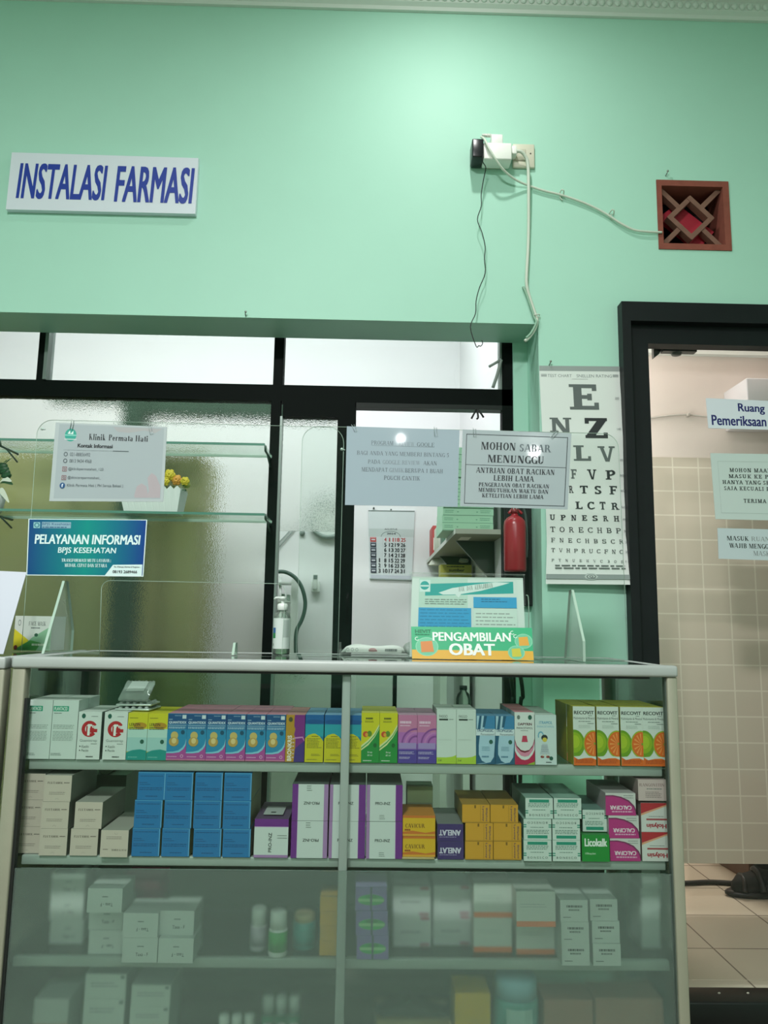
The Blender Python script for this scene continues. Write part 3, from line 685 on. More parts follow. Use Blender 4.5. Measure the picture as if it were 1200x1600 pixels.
# ------------------------------------------------------------------ through the doorway
SG = mat('#dfe4ec', .35)
def notice(name, Y, tl, tr, br, bl, m, draw, lab, cat='notice', t=.002, group=None):
    c = [P(*p, Y) for p in (tl, tr, br, bl)]
    b = MB(); b.quadslab(c[3], c[2], c[1], c[0], t, m)
    a = Art(b, *c); a.W = tr[0] - tl[0]; a.H = bl[1] - tl[1]; draw(a); return tag(b.build(name), lab, cat, group)
def uv(a, x0, y0, x1, y1, ox, oy): return (x0 - ox) / a.W, (y0 - oy) / a.H, (x1 - ox) / a.W, (y1 - oy) / a.H
YD = 2.5195
def d1(a):
    f = lambda *q_: uv(a, *q_, 1103, 622)
    n = mat('#1b1a66', .4); a.text('Ruang', *f(1152, 628, 1194, 645), n, .028); a.text('Pemeriksaan', *f(1109, 648, 1195, 664), n, .028)
notice('door_sign', YD, (1103, 622), (1216, 627), (1219, 672), (1107, 669), SG, d1, 'white plastic sign in bold navy letters, topmost of the three in the black doorway', 'sign', .003)
PALE = mat('#c9d6d2', .35)
def d2(a):
    f = lambda *q_: uv(a, *q_, 1110, 708); k = mat('#2a3030')
    for t_, x0, x1, y in (('MOHON MAAF', 1138, 1202, 734), ('MASUK KE POLI', 1136, 1215, 743.5), ('HANYA YANG SEDANG', 1125.5, 1226, 753), ('SAJA KECUALI PASIEN', 1127.5, 1226, 762.5), ('TERIMA KASIH', 1157, 1224, 781.5)):
        a.ser(t_, *f(x0, y - 3, x1, y + 3.2), k, dict(SLAB, gap=.12))
    a.ring(.55, .5, .47, .42, .004, .005, mat('#9fb0ab'), 4, 45, 405) if False else None
    for e in ((.08, .12, .96, .125), (.08, .9, .96, .905), (.08, .12, .083, .9)): a.rect(*e, mat('#a9b8b3'))
notice('door_notice', YD, (1110, 708), (1236, 710), (1241, 814), (1118, 811), PALE, d2, 'large pale laminated notice with five lines of slab capitals in the black doorway', 'notice', .002)
def d3(a):
    f = lambda *q_: uv(a, *q_, 1121, 825); k = mat('#2a3030')
    a.ser('MASUK', *f(1135, 837, 1169, 844), k, TIMESB); a.ser('RUANGAN', *f(1173, 837, 1222, 844), mat('#83898a'), TIMES)
    a.ser('WAJIB MENGGUNAKAN', *f(1138, 848, 1236, 855.5), k, TIMESB); a.ser('MASKER', *f(1175, 859, 1213, 866.5), mat('#7d8284'), TIMES)
notice('door_notice', YD, (1121, 825), (1241, 828), (1245, 877), (1123, 873), mat('#c6d2d6', .35), d3, 'small pale notice about masks, lowest of the three in the black doorway', 'notice', .002)
# white box above the sign
b = MB(); p0, p1 = P(1166, 590, 2.92), P(1166, 655, 2.92); b.bevbox(p0.x, 2.1, 2.92, 3.12, p1.z, p0.z, .006, mat('#e4e4e8', .25)); 
wbx = b.build('wall_unit'); tag(wbx, 'white box-shaped unit fixed on the reflected cream wall behind the navy-lettered sign', 'wall unit')
b = MB(); b.tube([P(1010, 654, 3.112), P(1050, 649, 3.112), P(1076, 648, 3.112), P(1104, 651, 3.112), P(1150, 652, 3.112)], .004, mat('#c9c4bb'), 8, 5); tag(b.build('wall_cable'), 'thin pale cable running level along the reflected cream wall', 'cable')
b = MB(); p = P(1076, 648, 3.105); b.bevbox(p.x - .006, p.x + .006, 3.10, 3.12, p.z - .007, p.z + .007, .002, mat('#b9b4ab')); tag(b.build('cable_clip'), 'small pale clip holding the level cable on the reflected cream wall', 'clip')
dc = empty('door_closer', P(1045, 548, 2.7)); tag(dc, 'dark grey door closer arm under the top of the black doorframe', 'door closer')
b = MB(); DG = mat('#3c4244', .4)
q_ = [P(1021, 540, 2.57), P(1034, 540, 2.57), P(1031, 552, 2.57), P(1022, 559, 2.57)]; b.quadslab(q_[3], q_[2], q_[1], q_[0], .02, DG); adopt(dc, b.build('bracket'))
b = MB(); b.box(P(1034, 545, 2.57).x, P(1086, 545, 2.57).x, 2.555, 2.585, P(1060, 551, 2.57).z, zi + .03, DG); b.lathe([(.016, 0), (.02, .008), (.02, .04)], P(1057, 555, 2.58), DG, 14); adopt(dc, b.build('arm'))
# things on the floor below the reflected wall panel
DW = mat('#5a3a2a', .5, var=.2, vscale=20)
pf = lambda x, y: PZ(x, y, ZS)
e0, e1 = pf(1122, 1349), pf(1169, 1377); dvec = (e1 - e0).normalized(); nvec = Vector((-dvec.y, dvec.x, 0)); nvec = nvec if nvec.x > 0 else -nvec
b = MB(); s0 = e0 - dvec * .3; s1 = e1 + dvec * .01
base = [s0, s1, s1 + nvec * .05, s0 + nvec * .05]; vs = [Vector((p.x, p.y, ZS + .001)) for p in base] + [Vector((p.x, p.y, ZS + .36)) for p in base]
b.mesh(vs, [(0, 1, 5, 4), (1, 2, 6, 5), (2, 3, 7, 6), (3, 0, 4, 7), (4, 5, 6, 7), (3, 2, 1, 0)], DW); tag(b.build('desk'), 'dark brown desk base on the tiled floor below the tiled panel', 'desk')
b = MB(); pts = [pf(x, y + 4) for x, y in ((1040, 1381), (1075, 1380), (1110, 1378.5), (1140, 1380), (1160, 1382))]; b.tube([Vector((p.x, p.y, ZS + .011)) for p in pts], .010, mat('#15140e', .6), 8, 6); tag(b.build('floor_cable'), 'thick black cable lying on the pale floor tiles of the far room', 'cable')
# seated person, only the shod foot shows under the panel
def skinned(name, nodes, edges, m, par):
    me = bpy.data.meshes.new(name); me.from_pydata([p for p, r in nodes], edges, []); o = bpy.data.objects.new(name, me); COL.objects.link(o)
    md = o.modifiers.new('skin', 'SKIN'); md.use_smooth_shade = True
    for i, (p, r) in enumerate(nodes): me.skin_vertices[0].data[i].radius = (r, r)
    me.skin_vertices[0].data[0].use_root = True
    sb = o.modifiers.new('sub', 'SUBSURF'); sb.levels = sb.render_levels = 1
    me.materials.append(m); adopt(par, o); return o
ft = pf(1166, 1402); hx, hy = ft.x + .27, ft.y + .12
pe = empty('person', (hx, hy + .3, ZS)); tag(pe, 'seated person of whom only a dark trouser leg and black sandal show under the panel', 'person')
SK = mat('#6d5648', .6)
fy = ft.y
N_ = [((hx + .1, hy + .45, ZS + .50), .13), ((hx, hy + .42, ZS + .50), .09), ((ft.x + .13, fy + .02, ZS + .50), .065), ((ft.x + .12, fy + .04, ZS + .10), .042), ((ft.x + .11, fy + .03, ZS + .065), .036), ((ft.x + .03, fy + .01, ZS + .045), .034), ((ft.x - .04, fy, ZS + .035), .024),
      ((hx + .2, hy + .42, ZS + .50), .09), ((hx + .27, fy - .02, ZS + .50), .065), ((hx + .27, fy, ZS + .10), .042), ((hx + .26, fy - .02, ZS + .065), .036), ((hx + .22, fy - .09, ZS + .04), .03),
      ((hx + .1, hy + .5, ZS + .80), .15), ((hx + .1, hy + .5, ZS + 1.02), .14), ((hx + .1, hy + .48, ZS + 1.12), .055), ((hx + .1, hy + .45, ZS + 1.26), .10)]
skinned('body', N_, [(0, 1), (1, 2), (2, 3), (3, 4), (4, 5), (5, 6), (0, 7), (7, 8), (8, 9), (9, 10), (10, 11), (0, 12), (12, 13), (13, 14), (14, 15)], SK, pe)
b = MB(); TR = mat('#0b1012', .8)
b.tube([(hx, hy + .42, ZS + .5), (ft.x + .14, fy + .04, ZS + .51), (ft.x + .13, fy + .03, ZS + .44), (ft.x + .125, fy + .045, ZS + .10)], [.11, .085, .075, .062], TR, 14); adopt(pe, b.build('trousers'))
b = MB(); SH = mat('#0d1012', .45)
b.lathe([(.001, .0), (.9, 0), (1, .25), (1, .7), (.9, 1.0), (.001, 1.0)], (0, 0, 0), SH, 22)
b.v = [(ft.x + .045 + x * .125, fy + .015 + y * .048, ZS + .002 + z * .024) for x, y, z in b.v]
b.tube([(ft.x - .02, fy - .035, ZS + .03), (ft.x - .01, fy - .01, ZS + .07), (ft.x - .01, fy + .03, ZS + .075), (ft.x - .02, fy + .06, ZS + .03)], .012, SH, 8, 4)
b.tube([(ft.x + .06, fy - .035, ZS + .03), (ft.x + .05, fy - .01, ZS + .095), (ft.x + .05, fy + .03, ZS + .1), (ft.x + .06, fy + .06, ZS + .03)], .014, SH, 8, 4)
b.tube([(ft.x + .07, fy - .04, ZS + .03), (ft.x + .10, fy - .03, ZS + .10), (ft.x + .14, fy - .02, ZS + .12)], .009, mat('#2a3032', .3), 8, 4)
adopt(pe, b.build('sandal'))
b = MB(); b.tube([(ft.x + .125, fy + .045, ZS + .13), (ft.x + .115, fy + .035, ZS + .08), (ft.x + .06, fy + .02, ZS + .055), (ft.x - .01, fy + .008, ZS + .045), (ft.x - .05, fy + .004, ZS + .04)], [.054, .056, .046, .042, .02], mat('#171a1c', .8), 12); adopt(pe, b.build('sock'))
# ------------------------------------------------------------------ inside the pharmacy
DKG = mat('#123d25', .6, var=.1); OLIVE = mat('#8c8f58', .6, var=.06, vscale=3)
YG = 3.3
b = MB(); x0, x1 = P(190, 640, YG).x, P(225, 640, YG).x; b.box(x0, x1, YG, YG + .12, 0, P(320, 612, YG + .02).z, DKG); struct(b.build('column'))
zb0_, zb1_ = P(320, 649, YG + .02).z, P(320, 612, YG + .02).z
b = MB(); b.box(x1, P(425, 640, YG).x + .3, YG + .02, YG + .1, zb0_, zb1_ + .03, DKG); b.box(P(72, 620, YG).x, x0, YG + .02, YG + .1, P(130, 625, YG + .02).z, zb1_ + .03, mat('#4c6a5a', .6)); struct(b.build('beam'))
oc = empty('tall_cabinet', (-1.3, 3.55, 0)); tag(oc, 'tall olive cabinet standing in shade behind the dappled glass panel', 'cabinet')
zo_ = P(200, 704, 3.5).z; xa, xb = P(12, 780, 3.5).x, P(312, 780, 3.5).x
b = MB(); b.box(-2.3, xb, 3.52, 3.9, .02, zo_, OLIVE); adopt(oc, b.build('body'))
for i, (u0, u1) in enumerate(((-2.3, -1.35), (-1.34, -.95), (-.94, xb))):
    b = MB(); b.bevbox(u0 + .006, u1 - .006, 3.5, 3.522, .06, zo_ - .01, .003, OLIVE); d = adopt(oc, b.build('door'))
    b = MB(); b.tube([(u1 - .05, 3.485, 1.2), (u1 - .05, 3.485, 1.35)], .006, ALU, 8); hh = b.build('handle'); hh.parent = d; hh.matrix_parent_inverse = Matrix.Translation(oc.location).inverted()
# glass display shelves fixed on the partition
def gshelf(yf, yb, lab):
    t = P(300, yf, 2.50).z; y0 = 2.50
    sh = empty('glass_shelf', (-.9, 2.6, t - .008)); tag(sh, lab, 'shelf')
    xe = P(417, yf + 3, 2.55).x
    b = MB(); b.box(-1.9, xe, y0, 2.685, t - .008, t, thin_glass('shelf_pane_glass', (.93, .975, .95), .35, 1.5)); adopt(sh, b.build('pane'))
    b = MB(); b.box(-1.9, xe, y0 - .0015, y0, t - .008, t, mat('#5f9280', .2)); adopt(sh, b.build('front_edge'))
    b = MB(); b.box(-1.9, xe, 2.686, 2.689, t - .008, t + .001, mat('#cfe6d9', .3)); adopt(sh, b.build('back_edge'))
    for xx in (xe - .005, -1.25):
        b = MB(); b.tube([(xx, 2.69, t - .012), (xx, 2.56, t - .012), (xx, 2.55, t + .004)], .004, mat('#5d776c', .35, .4), 8); b.tube([(xx, 2.69, t - .04), (xx, 2.6, t - .012)], .003, mat('#5d776c', .35, .4), 8); adopt(sh, b.build('bracket'))
    return t
ts1 = gshelf(690.5, 706, 'upper of the two green-edged glass shelves on the pharmacy window')
ts2 = gshelf(800, 812, 'lower of the two green-edged glass shelves, carrying the white flower pot')
# white scalloped planter with yellow flowers
pc = P(240, 798, 2.58)
fp = empty('flower_pot', (pc.x, pc.y, ts2)); tag(fp, 'white scalloped pot of yellow artificial flowers on the lower glass shelf', 'flower pot')
xl0, xr0, xl1, xr1 = P(197, 797, 2.56).x, P(279, 797, 2.56).x, P(190, 762, 2.56).x, P(286, 762, 2.56).x
b = MB(); hp = P(240, 766, 2.56).z - ts2; WP = mat('#dfeae4', .4)
n = 9; fr_, bk = [], []
lo = [(xl0, 2.54), (xr0, 2.54), (xr0, 2.62), (xl0, 2.62)]; hi = [(xl1, 2.53), (xr1, 2.53), (xr1, 2.63), (xl1, 2.63)]
for s_ in range(4):
    a0, a1 = lo[s_], lo[(s_ + 1) % 4]; h0, h1 = hi[s_], hi[(s_ + 1) % 4]
    for i in range(n):
        t0, t1 = i / n, (i + 1) / n; tm = (t0 + t1) / 2
        lp = lambda p, q, t: (p[0] + (q[0] - p[0]) * t, p[1] + (q[1] - p[1]) * t)
        A0, A1, H0, H1, HM = lp(a0, a1, t0), lp(a0, a1, t1), lp(h0, h1, t0), lp(h0, h1, t1), lp(h0, h1, tm)
        b.poly([(*A0, ts2 + .001), (*A1, ts2 + .001), (*H1, ts2 + hp), (*HM, ts2 + hp + .012), (*H0, ts2 + hp)], WP)
        sh_ = lambda p: (p[0] + (pc.x - p[0]) * .04, p[1] + (2.58 - p[1]) * .08)
        b.poly([(*sh_(H0), ts2 + hp), (*sh_(HM), ts2 + hp + .012), (*sh_(H1), ts2 + hp), (*sh_(A1), ts2 + .003), (*sh_(A0), ts2 + .003)], WP)
b.poly([(*p, ts2 + .001) for p in reversed(lo)], WP); b.poly([(*p, ts2 + .004) for p in lo], WP); adopt(fp, b.build('pot'))
b = MB(); LEAF = mat('#2f7a3c', .5, var=.2)
for i in range(70):
    x = random.uniform(xl1 + .01, xr1 + .008); y = random.uniform(2.54, 2.62); z = ts2 + hp + random.uniform(-.01, .045); t = random.uniform(0, 6.28); l = random.uniform(.012, .028)
    d = Vector((math.cos(t), math.sin(t) * .5, random.uniform(-.2, .9))) * l; s_ = Vector((-math.sin(t), math.cos(t) * .5, .2)) * l * .3
    p = Vector((x, y, z)); b.poly([p, p + d * .5 + s_, p + d, p + d * .5 - s_], LEAF)
b.box(xl0 + .01, xr0 - .01, 2.55, 2.61, ts2 + .006, ts2 + hp * .9, mat('#35592f', .8)); adopt(fp, b.build('leaves'))
YEL = mat('#d9c83a', .5, var=.2); ORG = mat('#d9a044', .5)
for px, py, r, m_ in ((265, 742, .019, YEL), (276, 750, .018, ORG), (289, 752, .015, YEL), (258, 752, .015, YEL), (292, 758, .011, mat('#b9c96a', .5)), (240, 748, .018, YEL), (222, 752, .017, ORG), (205, 750, .017, YEL)):
    p = P(px, py, 2.55 + random.uniform(0, .03)); b = MB()
    for k in range(3):
        for j in range(6):
            t = j * math.pi / 3 + k * .5; rr = r * (1 - .25 * k); c_ = p + Vector((math.cos(t) * rr * .6, -.25 * r * k, math.sin(t) * rr * .6)); b.ball(c_, rr * .5, rr * .28, rr * .5, m_, 7, 5)
    adopt(fp, b.build('flower'))
# leafy plant at the far end of the shelves
lp_ = empty('leafy_plant', (P(-12, 795, 2.6).x, 2.6, ts2)); tag(lp_, 'small artificial plant with white-edged blades at the end of the lower glass shelf', 'plant')
x = lp_.location.x
b = MB(); b.lathe([(.03, 0), (.04, .05), (.042, .06), (.036, .06), (.034, .05)], (x, 2.6, ts2 + .001), WP, 18); adopt(lp_, b.build('pot'))
b = MB(); VAR = mat('#dbe3d2', .5); DL = mat('#25502f', .5)
for ex, ey, m_ in ((2, 714, VAR), (18, 752, VAR), (18, 716, DL), (20, 757, DL), (10, 735, DL), (14, 785, VAR), (-10, 714, DL), (-30, 718, VAR), (3, 720, DL), (12, 718, DL), (15, 742, DL)):
    a0 = Vector((x, 2.6, ts2 + .055)); e = P(ex, ey, 2.56); mdl = (a0 + e) / 2 + Vector((0, -.01, .03))
    pts = catmull([a0, mdl, e], 6); wv = [.002 + .009 * math.sin(math.pi * min(1, i / (len(pts) - 1) + .02)) for i in range(len(pts))]
    for i in range(len(pts) - 1):
        s0_, s1_ = Vector((.5, 0, .8)) * wv[i], Vector((.5, 0, .8)) * wv[i + 1]; b.poly([pts[i] - s0_, pts[i] + s0_, pts[i + 1] + s1_, pts[i + 1] - s1_], m_)
for k in range(4): e = P(4 + 2 * k, 728 + 5 * k, 2.57); b.ball(e, .018, .008, .012, DL, 8, 6)
adopt(lp_, b.build('foliage'))

# back wall: calendar
YC = 4.192
def dcal(a):
    f = lambda x0, y0, x1, y1: uv(a, x0, y0, x1, y1, 575, 797)
    k = mat('#1b2026'); rd = mat('#b5413f')
    a.rect(0, 0, 1, .02, mat('#7d8a86')); a.rect(.0, .27, 1, .385, mat('#bcc9c6'))
    a.ring(.49, .385, .22, .085, .012, .008, mat('#6d7a78'), 14, 180, 360)
    a.text('AGUSTUS', .35, .262, .63, .286, mat('#4b5356'), .02); a.text('2024', .40, .325, .60, .352, mat('#3b4347'), .04)
    rows_ = (('', '4', '11', '18', '25'), ('', '5', '12', '19', '26'), ('', '6', '13', '20', '27'), ('', '7', '14', '21', '28'), ('1', '8', '15', '22', '29'), ('2', '9', '16', '23', '30'), ('3', '10', '17', '24', '31'))
    for r_, row in enumerate(rows_):
        v = .392 + r_ * .0745
        a.rect(.03, v, .165, v + .07, rd if r_ == 0 else mat('#2b323f')); a.rect(.055, v + .028, .14, v + .046, mat('#c9d0d6')); a.rect(.04, v + .004, .155, v + .014, mat('#8b93a0') if r_ else mat('#e3b3b3'))
        for c_, t in enumerate(row):
            if not t: continue
            u = .235 + c_ * .134; wd = .026 if len(t) == 1 else .052
            a.text(t, u - wd + (.012 if t in ('1',) else 0), v + .006, u + wd - (.012 if t in ('1',) else 0), v + .062, rd if r_ == 0 else k, .03)
    for i in range(1, 6): a.rect(.17 + i * .134 - .002, .39, .17 + i * .134, .91, mat('#aab4b6'))
    a.rect(.03, .935, .97, .985, mat('#bcc4cc')); a.rect(.0, .985, 1, 1, mat('#96a3a0'))
    a.ell(.49, -.01, .02, .012, mat('#5f6a68'), 10)
notice('wall_calendar', YC, (575.5, 797), (648, 798), (643.5, 907), (577.5, 905), mat('#ccd6d6', .5), dcal, 'wall calendar for August 2024 with a red Sunday row on the white pharmacy wall', 'calendar', .006)
p = P(584, 794, 4.19); b = MB(); b.ball(p, .006, .01, .006, mat('#5a625f')); tag(b.build('nail'), 'nail head in the white wall just above the calendar', 'nail')
# remote in its wall holder, knob, clock, hose
rm = empty('remote_holder', P(492, 926, 4.18)); tag(rm, 'white remote control hanging in a wall holder behind the door glass', 'remote control')
p0, p1 = P(487.5, 908, 4.17), P(498, 925, 4.17); b = MB(); b.bevbox(p0.x - .004, p1.x + .005, 4.16, 4.2, p1.z, p0.z, .005, mat('#dfe6e0', .4)); adopt(rm, b.build('holder'))
p0, p1 = P(489, 897, 4.165), P(496, 921, 4.165); b = MB(); b.bevbox(p0.x, p1.x, 4.15, 4.172, p1.z, p0.z, .004, mat('#d3dad4', .4)); o_ = b.build('remote'); adopt(rm, o_)
q0, q1 = P(490, 898.5, 4.149), P(495.5, 905, 4.149); b = MB(); b.box(q0.x, q1.x, 4.1485, 4.1505, q1.z, q0.z, mat('#6f7d78', .3)); adopt(rm, b.build('screen'))
p = P(472, 833, 4.19); b = MB(); b.ball(p, .016, .014, .016, mat('#7d8984', .4), 14, 10); tag(b.build('wall_hook'), 'small round grey knob on the white wall behind the door glass', 'hook')
ck_ = empty('wall_clock', P(512, 795, 4.2)); tag(ck_, 'round grey-rimmed wall clock, its lower rim showing under the dappled part of the door', 'clock')
c_ = P(513, 810, 4.17); R_ = .102
b = MB(); b.mesh([(c_.x + R_ * .96 * math.cos(t), 4.175, c_.z + R_ * .96 * math.sin(t)) for t in [i * math.pi / 20 for i in range(40)]], [tuple(reversed(range(40)))], mat('#e1e6e1', .4)); adopt(ck_, b.build('face'))
b = MB(); b.tube([(c_.x + R_ * math.cos(t), 4.172, c_.z + R_ * math.sin(t)) for t in [i * math.pi / 24 for i in range(49)]], .011, mat('#8c9993', .4), 8); adopt(ck_, b.build('rim'))
for ang, ln in ((1.1, .07), (2.6, .05)):
    b = MB(); b.tube([(c_.x, 4.168, c_.z), (c_.x + ln * math.cos(ang), 4.168, c_.z + ln * math.sin(ang))], .004, RUBBER, 6); adopt(ck_, b.build('hand'))
for (xa_, ya_, xb__, yb__), l_ in (((434, 850, 458, 823), 'upper'), ((436, 855, 462, 824), 'lower')):
    b = MB(); b.tube([P(xa_ - 14, ya_ + 16, 4.19), P(xa_, ya_, 4.19), P(xb__, yb__, 4.19)], .0035, mat('#98a49e', .4), 6); tag(b.build('wire'), 'thin grey wire slanting up the white wall behind the door glass, the %s of two' % l_, 'wire')
b = MB(); b.tube([P(x, y, 3.9) for x, y in ((420, 897), (434, 893.5), (446, 894), (458, 900), (468, 911), (474, 925), (477, 942), (475, 958), (470, 972), (464, 984), (462, 1005), (464, 1060))], .010, mat('#3f5a50', .4), 10, 6); tag(b.build('hose'), 'dark green hose looping down behind the door glass', 'hose')
rk = empty('wire_rack', P(448, 1025, 4.0)); tag(rk, 'white metal rack of small supplies behind the sanitizer bottle', 'rack')
RW = mat('#d8e0da', .4)
for x_ in (418, 438): b = MB(); b.tube([P(x_, 900, 3.98), P(x_ - 1, 1120, 3.98)], .007, RW, 8); adopt(rk, b.build('post'))
b = MB(); p0, p1 = P(455.5, 905, 3.95), P(466, 905, 3.95); b.box(p0.x, p1.x, 3.95, 3.99, 0, p0.z, RW); adopt(rk, b.build('side_panel'))
for y_ in (909, 938, 966, 995):
    p0 = P(405, y_, 3.98); b = MB(); b.box(p0.x, P(456, y_, 3.98).x, 3.96, 4.14, p0.z - .008, p0.z, RW); adopt(rk, b.build('shelf'))
for i, (x_, y_, w_, h_, cc) in enumerate(((441, 937, 6, 9, '#8fae9c'), (450, 937, 5, 8, '#a9bdb0'), (442, 965, 7, 7, '#6f9a82'), (451, 965, 5, 8, '#c3cfc6'), (447, 994, 8, 10, '#8ca597'))):
    p = P(x_, y_, 4.0); b = MB(); b.bevbox(p.x - w_ * .0016, p.x + w_ * .0016, 4.0, 4.05, P(x_, (938, 938, 966, 966, 995)[i], 3.98).z + .0005, P(x_, y_ - h_, 4.0).z, .003, mat(cc, .5)); tag(b.build('supply_box'), '%s small pastel box in the white rack behind the sanitizer bottle' % ('top shelf outer', 'top shelf inner', 'middle shelf outer', 'middle shelf inner', 'bottom shelf')[i], 'box', 'small boxes in the white rack')

# long wall shelf with stacked green cartons
zsh = P(700, 880, 4.15).z; SX0, SX1 = P(668, 882, 4.19).x - .005, P(719, 650, 4.2).x
ws = empty('wall_shelf', (SX0, 3.5, zsh)); tag(ws, 'long grey wall shelf seen from below, loaded with pale green cartons', 'shelf')
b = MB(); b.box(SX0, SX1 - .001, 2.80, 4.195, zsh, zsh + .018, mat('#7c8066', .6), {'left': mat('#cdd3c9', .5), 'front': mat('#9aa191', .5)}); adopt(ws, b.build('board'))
for yy in (3.05, 3.75):
    b = MB(); b.mesh([(SX1 - .002, yy - .01, zsh), (SX0 + .03, yy - .01, zsh), (SX1 - .002, yy - .01, zsh - .17), (SX1 - .002, yy + .01, zsh), (SX0 + .03, yy + .01, zsh), (SX1 - .002, yy + .01, zsh - .17)], [(0, 2, 1), (3, 4, 5), (0, 1, 4, 3), (1, 2, 5, 4), (2, 0, 3, 5)], mat('#4c5a4a', .5)); adopt(ws, b.build('bracket'))
PGR = mat('#9fd0b0', .5); TXG = mat('#6ea787', .5)
hh_ = P(730, 818, 2.86).z - P(730, 830, 2.86).z; nst = 11; zz = zsh + .019
X0s, X1s = P(692.5, 830, 2.86).x, min(P(772, 830, 2.86).x, SX1 - .004)
for i in range(nst):
    b = MB(); j = random.uniform(-.003, .003); W_ = X1s - X0s
    b.box(-W_ / 2, W_ / 2, 0, .26, 0, hh_ - .0006, PGR)
    a = Art(b, (-W_ / 2, 0, hh_), (W_ / 2, 0, hh_), (W_ / 2, 0, 0), (-W_ / 2, 0, 0)); a.words(.04, .3, .22, .75, 2, TXG, .5, .1); a.words(.74, .3, .94, .75, 2, TXG, .5, .1); a.rect(.28, .45, .31, .6, TXG); a.rect(.66, .45, .69, .6, TXG); a.rect(.0, .92, 1, 1, mat('#6f9f83'))
    o_ = b.build('flat_carton', None, ((X0s + X1s) / 2 + j, 2.86 + random.uniform(0, .008), zz)); zz += hh_
    tag(o_, 'pale green flat carton stacked on the grey wall shelf, %s from below' % ('lowest', 'second', 'third', 'fourth', 'fifth', 'sixth', 'seventh', 'eighth', 'ninth', 'tenth', 'eleventh')[i], 'carton', 'green cartons on the wall shelf')
for i, (px, dy, h_, cc, lab) in enumerate(((671, 3.95, .16, '#b5403c', 'upright red folder at the far end of the grey wall shelf'), (677, 3.7, .13, '#cfd6c2', 'upright cream folder on the grey wall shelf beside the red one'), (682, 3.4, .14, '#4a7d60', 'upright dark green folder on the grey wall shelf behind the carton stack'), (687.5, 3.15, .22, '#b5654c', 'upright orange-brown folder on the grey wall shelf nearest the carton stack'))):
    b = MB(); b.bevbox(0, .03, 0, .2, 0, h_, .002, mat(cc, .5)); b.box(.004, .026, -.0008, .001, h_ * .2, h_ * .6, mat('#dfe2d6', .6)); tag(b.build('folder', None, (SX0 + .012 + i * .004, dy, zsh + .0185)), lab, 'folder')
# papers and a yellow carton on a small ledge under the shelf
c4 = [P(679, 868, 3.9), P(730, 873, 3.7), P(729, 877, 3.7), P(669, 883, 3.9)]
b = MB(); b.quadslab(c4[3], c4[2], c4[1], c4[0], .012, mat('#cfd2c2', .6)); tag(b.build('white_board'), 'slanted white board tucked under the grey wall shelf', 'board')
p0, p1 = P(688.5, 882, 3.6), P(737, 960, 3.6)
b = MB(); b.box(p0.x, p1.x, 3.6, 3.7, p1.z, p0.z, mat('#b7b64c', .5)); a = Art(b, (p0.x, 3.6, p0.z), (p1.x, 3.6, p0.z), (p1.x, 3.6, p0.z - .12), (p0.x, 3.6, p0.z - .12)); a.words(.2, .06, .8, .12, 1, INK, .6); a.text('sumber', .27, .15, .77, .27, mat(INK), .03)
tag(b.build('yellow_carton'), 'yellow carton with black print between the white board and the brochure stand', 'carton')
b = MB(); b.box(p0.x - .005, p1.x - .0, 3.58, 4.0, p1.z - .03, p1.z - .0005, mat('#c8cfc6', .5)); b.box(p0.x, p0.x + .03, 3.6, 3.98, 0, p1.z - .03, mat('#c8cfc6', .5)); b.box(p1.x - .04, p1.x - .01, 3.6, 3.98, 0, p1.z - .03, mat('#c8cfc6', .5)); tag(b.build('side_table'), 'pale side table below the calendar, mostly behind the counter', 'table')
q0, q1 = P(719, 850, 3.2), P(735, 860, 3.2)
b = MB(); b.box(P(719, 853, 2.93).x, P(735, 853, 2.93).x, 2.9, 3.0, zsh - .0016, zsh - .0002, mat('#d6d3bf', .6)); tag(b.build('paper_label'), 'small cream paper label stuck under the grey wall shelf', 'label')
# fire extinguisher and black cloth bag on the pier
bx0, bx1 = P(803, 800, 2.66).x, P(833.5, 850, 2.655).x
b = MB(); zt_, zb_ = P(815, 690, 2.66).z, P(815, 947, 2.66).z
b.bevbox(bx0 - .035, bx1, 2.645, 2.676, zb_, zt_, .008, mat('#0c1411', .8, bump=.4, bscale=60)); tag(b.build('black_bag'), 'black cloth bag hanging on the pier behind the red fire extinguisher', 'bag')
fx, fy_ = P(804.5, 850, 2.58).x, 2.58; zf0, zf1 = P(804, 893, fy_).z, P(804, 808, fy_).z
fe = empty('fire_extinguisher', (fx, fy_, zf0)); tag(fe, 'red fire extinguisher hanging beside the green jamb above the counter', 'fire extinguisher')
REDM = mat('#9c202b', .3, spec=.6); r_ = .0375; hgt = zf1 - zf0
b = MB(); b.lathe([(.001, 0), (r_ * .94, 0), (r_, .006), (r_, hgt - .028), (r_ * .93, hgt - .014), (r_ * .7, hgt - .003), (r_ * .42, hgt + .003), (.012, hgt + .006), (.012, hgt + .016)], (fx, fy_, zf0), REDM, 28); adopt(fe, b.build('cylinder'))
b = MB(); b.lathe([(.014, 0), (.016, .008), (.010, .02)], (fx, fy_, zf0 + hgt + .012), mat('#7c2a2e', .4, .3), 12); b.tube([(fx - .02, fy_, zf0 + hgt + .012), (fx, fy_, zf0 + hgt + .03), (fx + .026, fy_, zf0 + hgt + .012)], .005, REDM, 8, 4); adopt(fe, b.build('valve'))
b = MB(); b.tube([(fx - .006, fy_ - .01, zf0 + hgt + .02), (fx - .002, fy_ - .012, zf0 + hgt + .04), (fx + .006, fy_ - .01, zf0 + hgt + .022)], .002, ALU, 6, 4); adopt(fe, b.build('ring'))
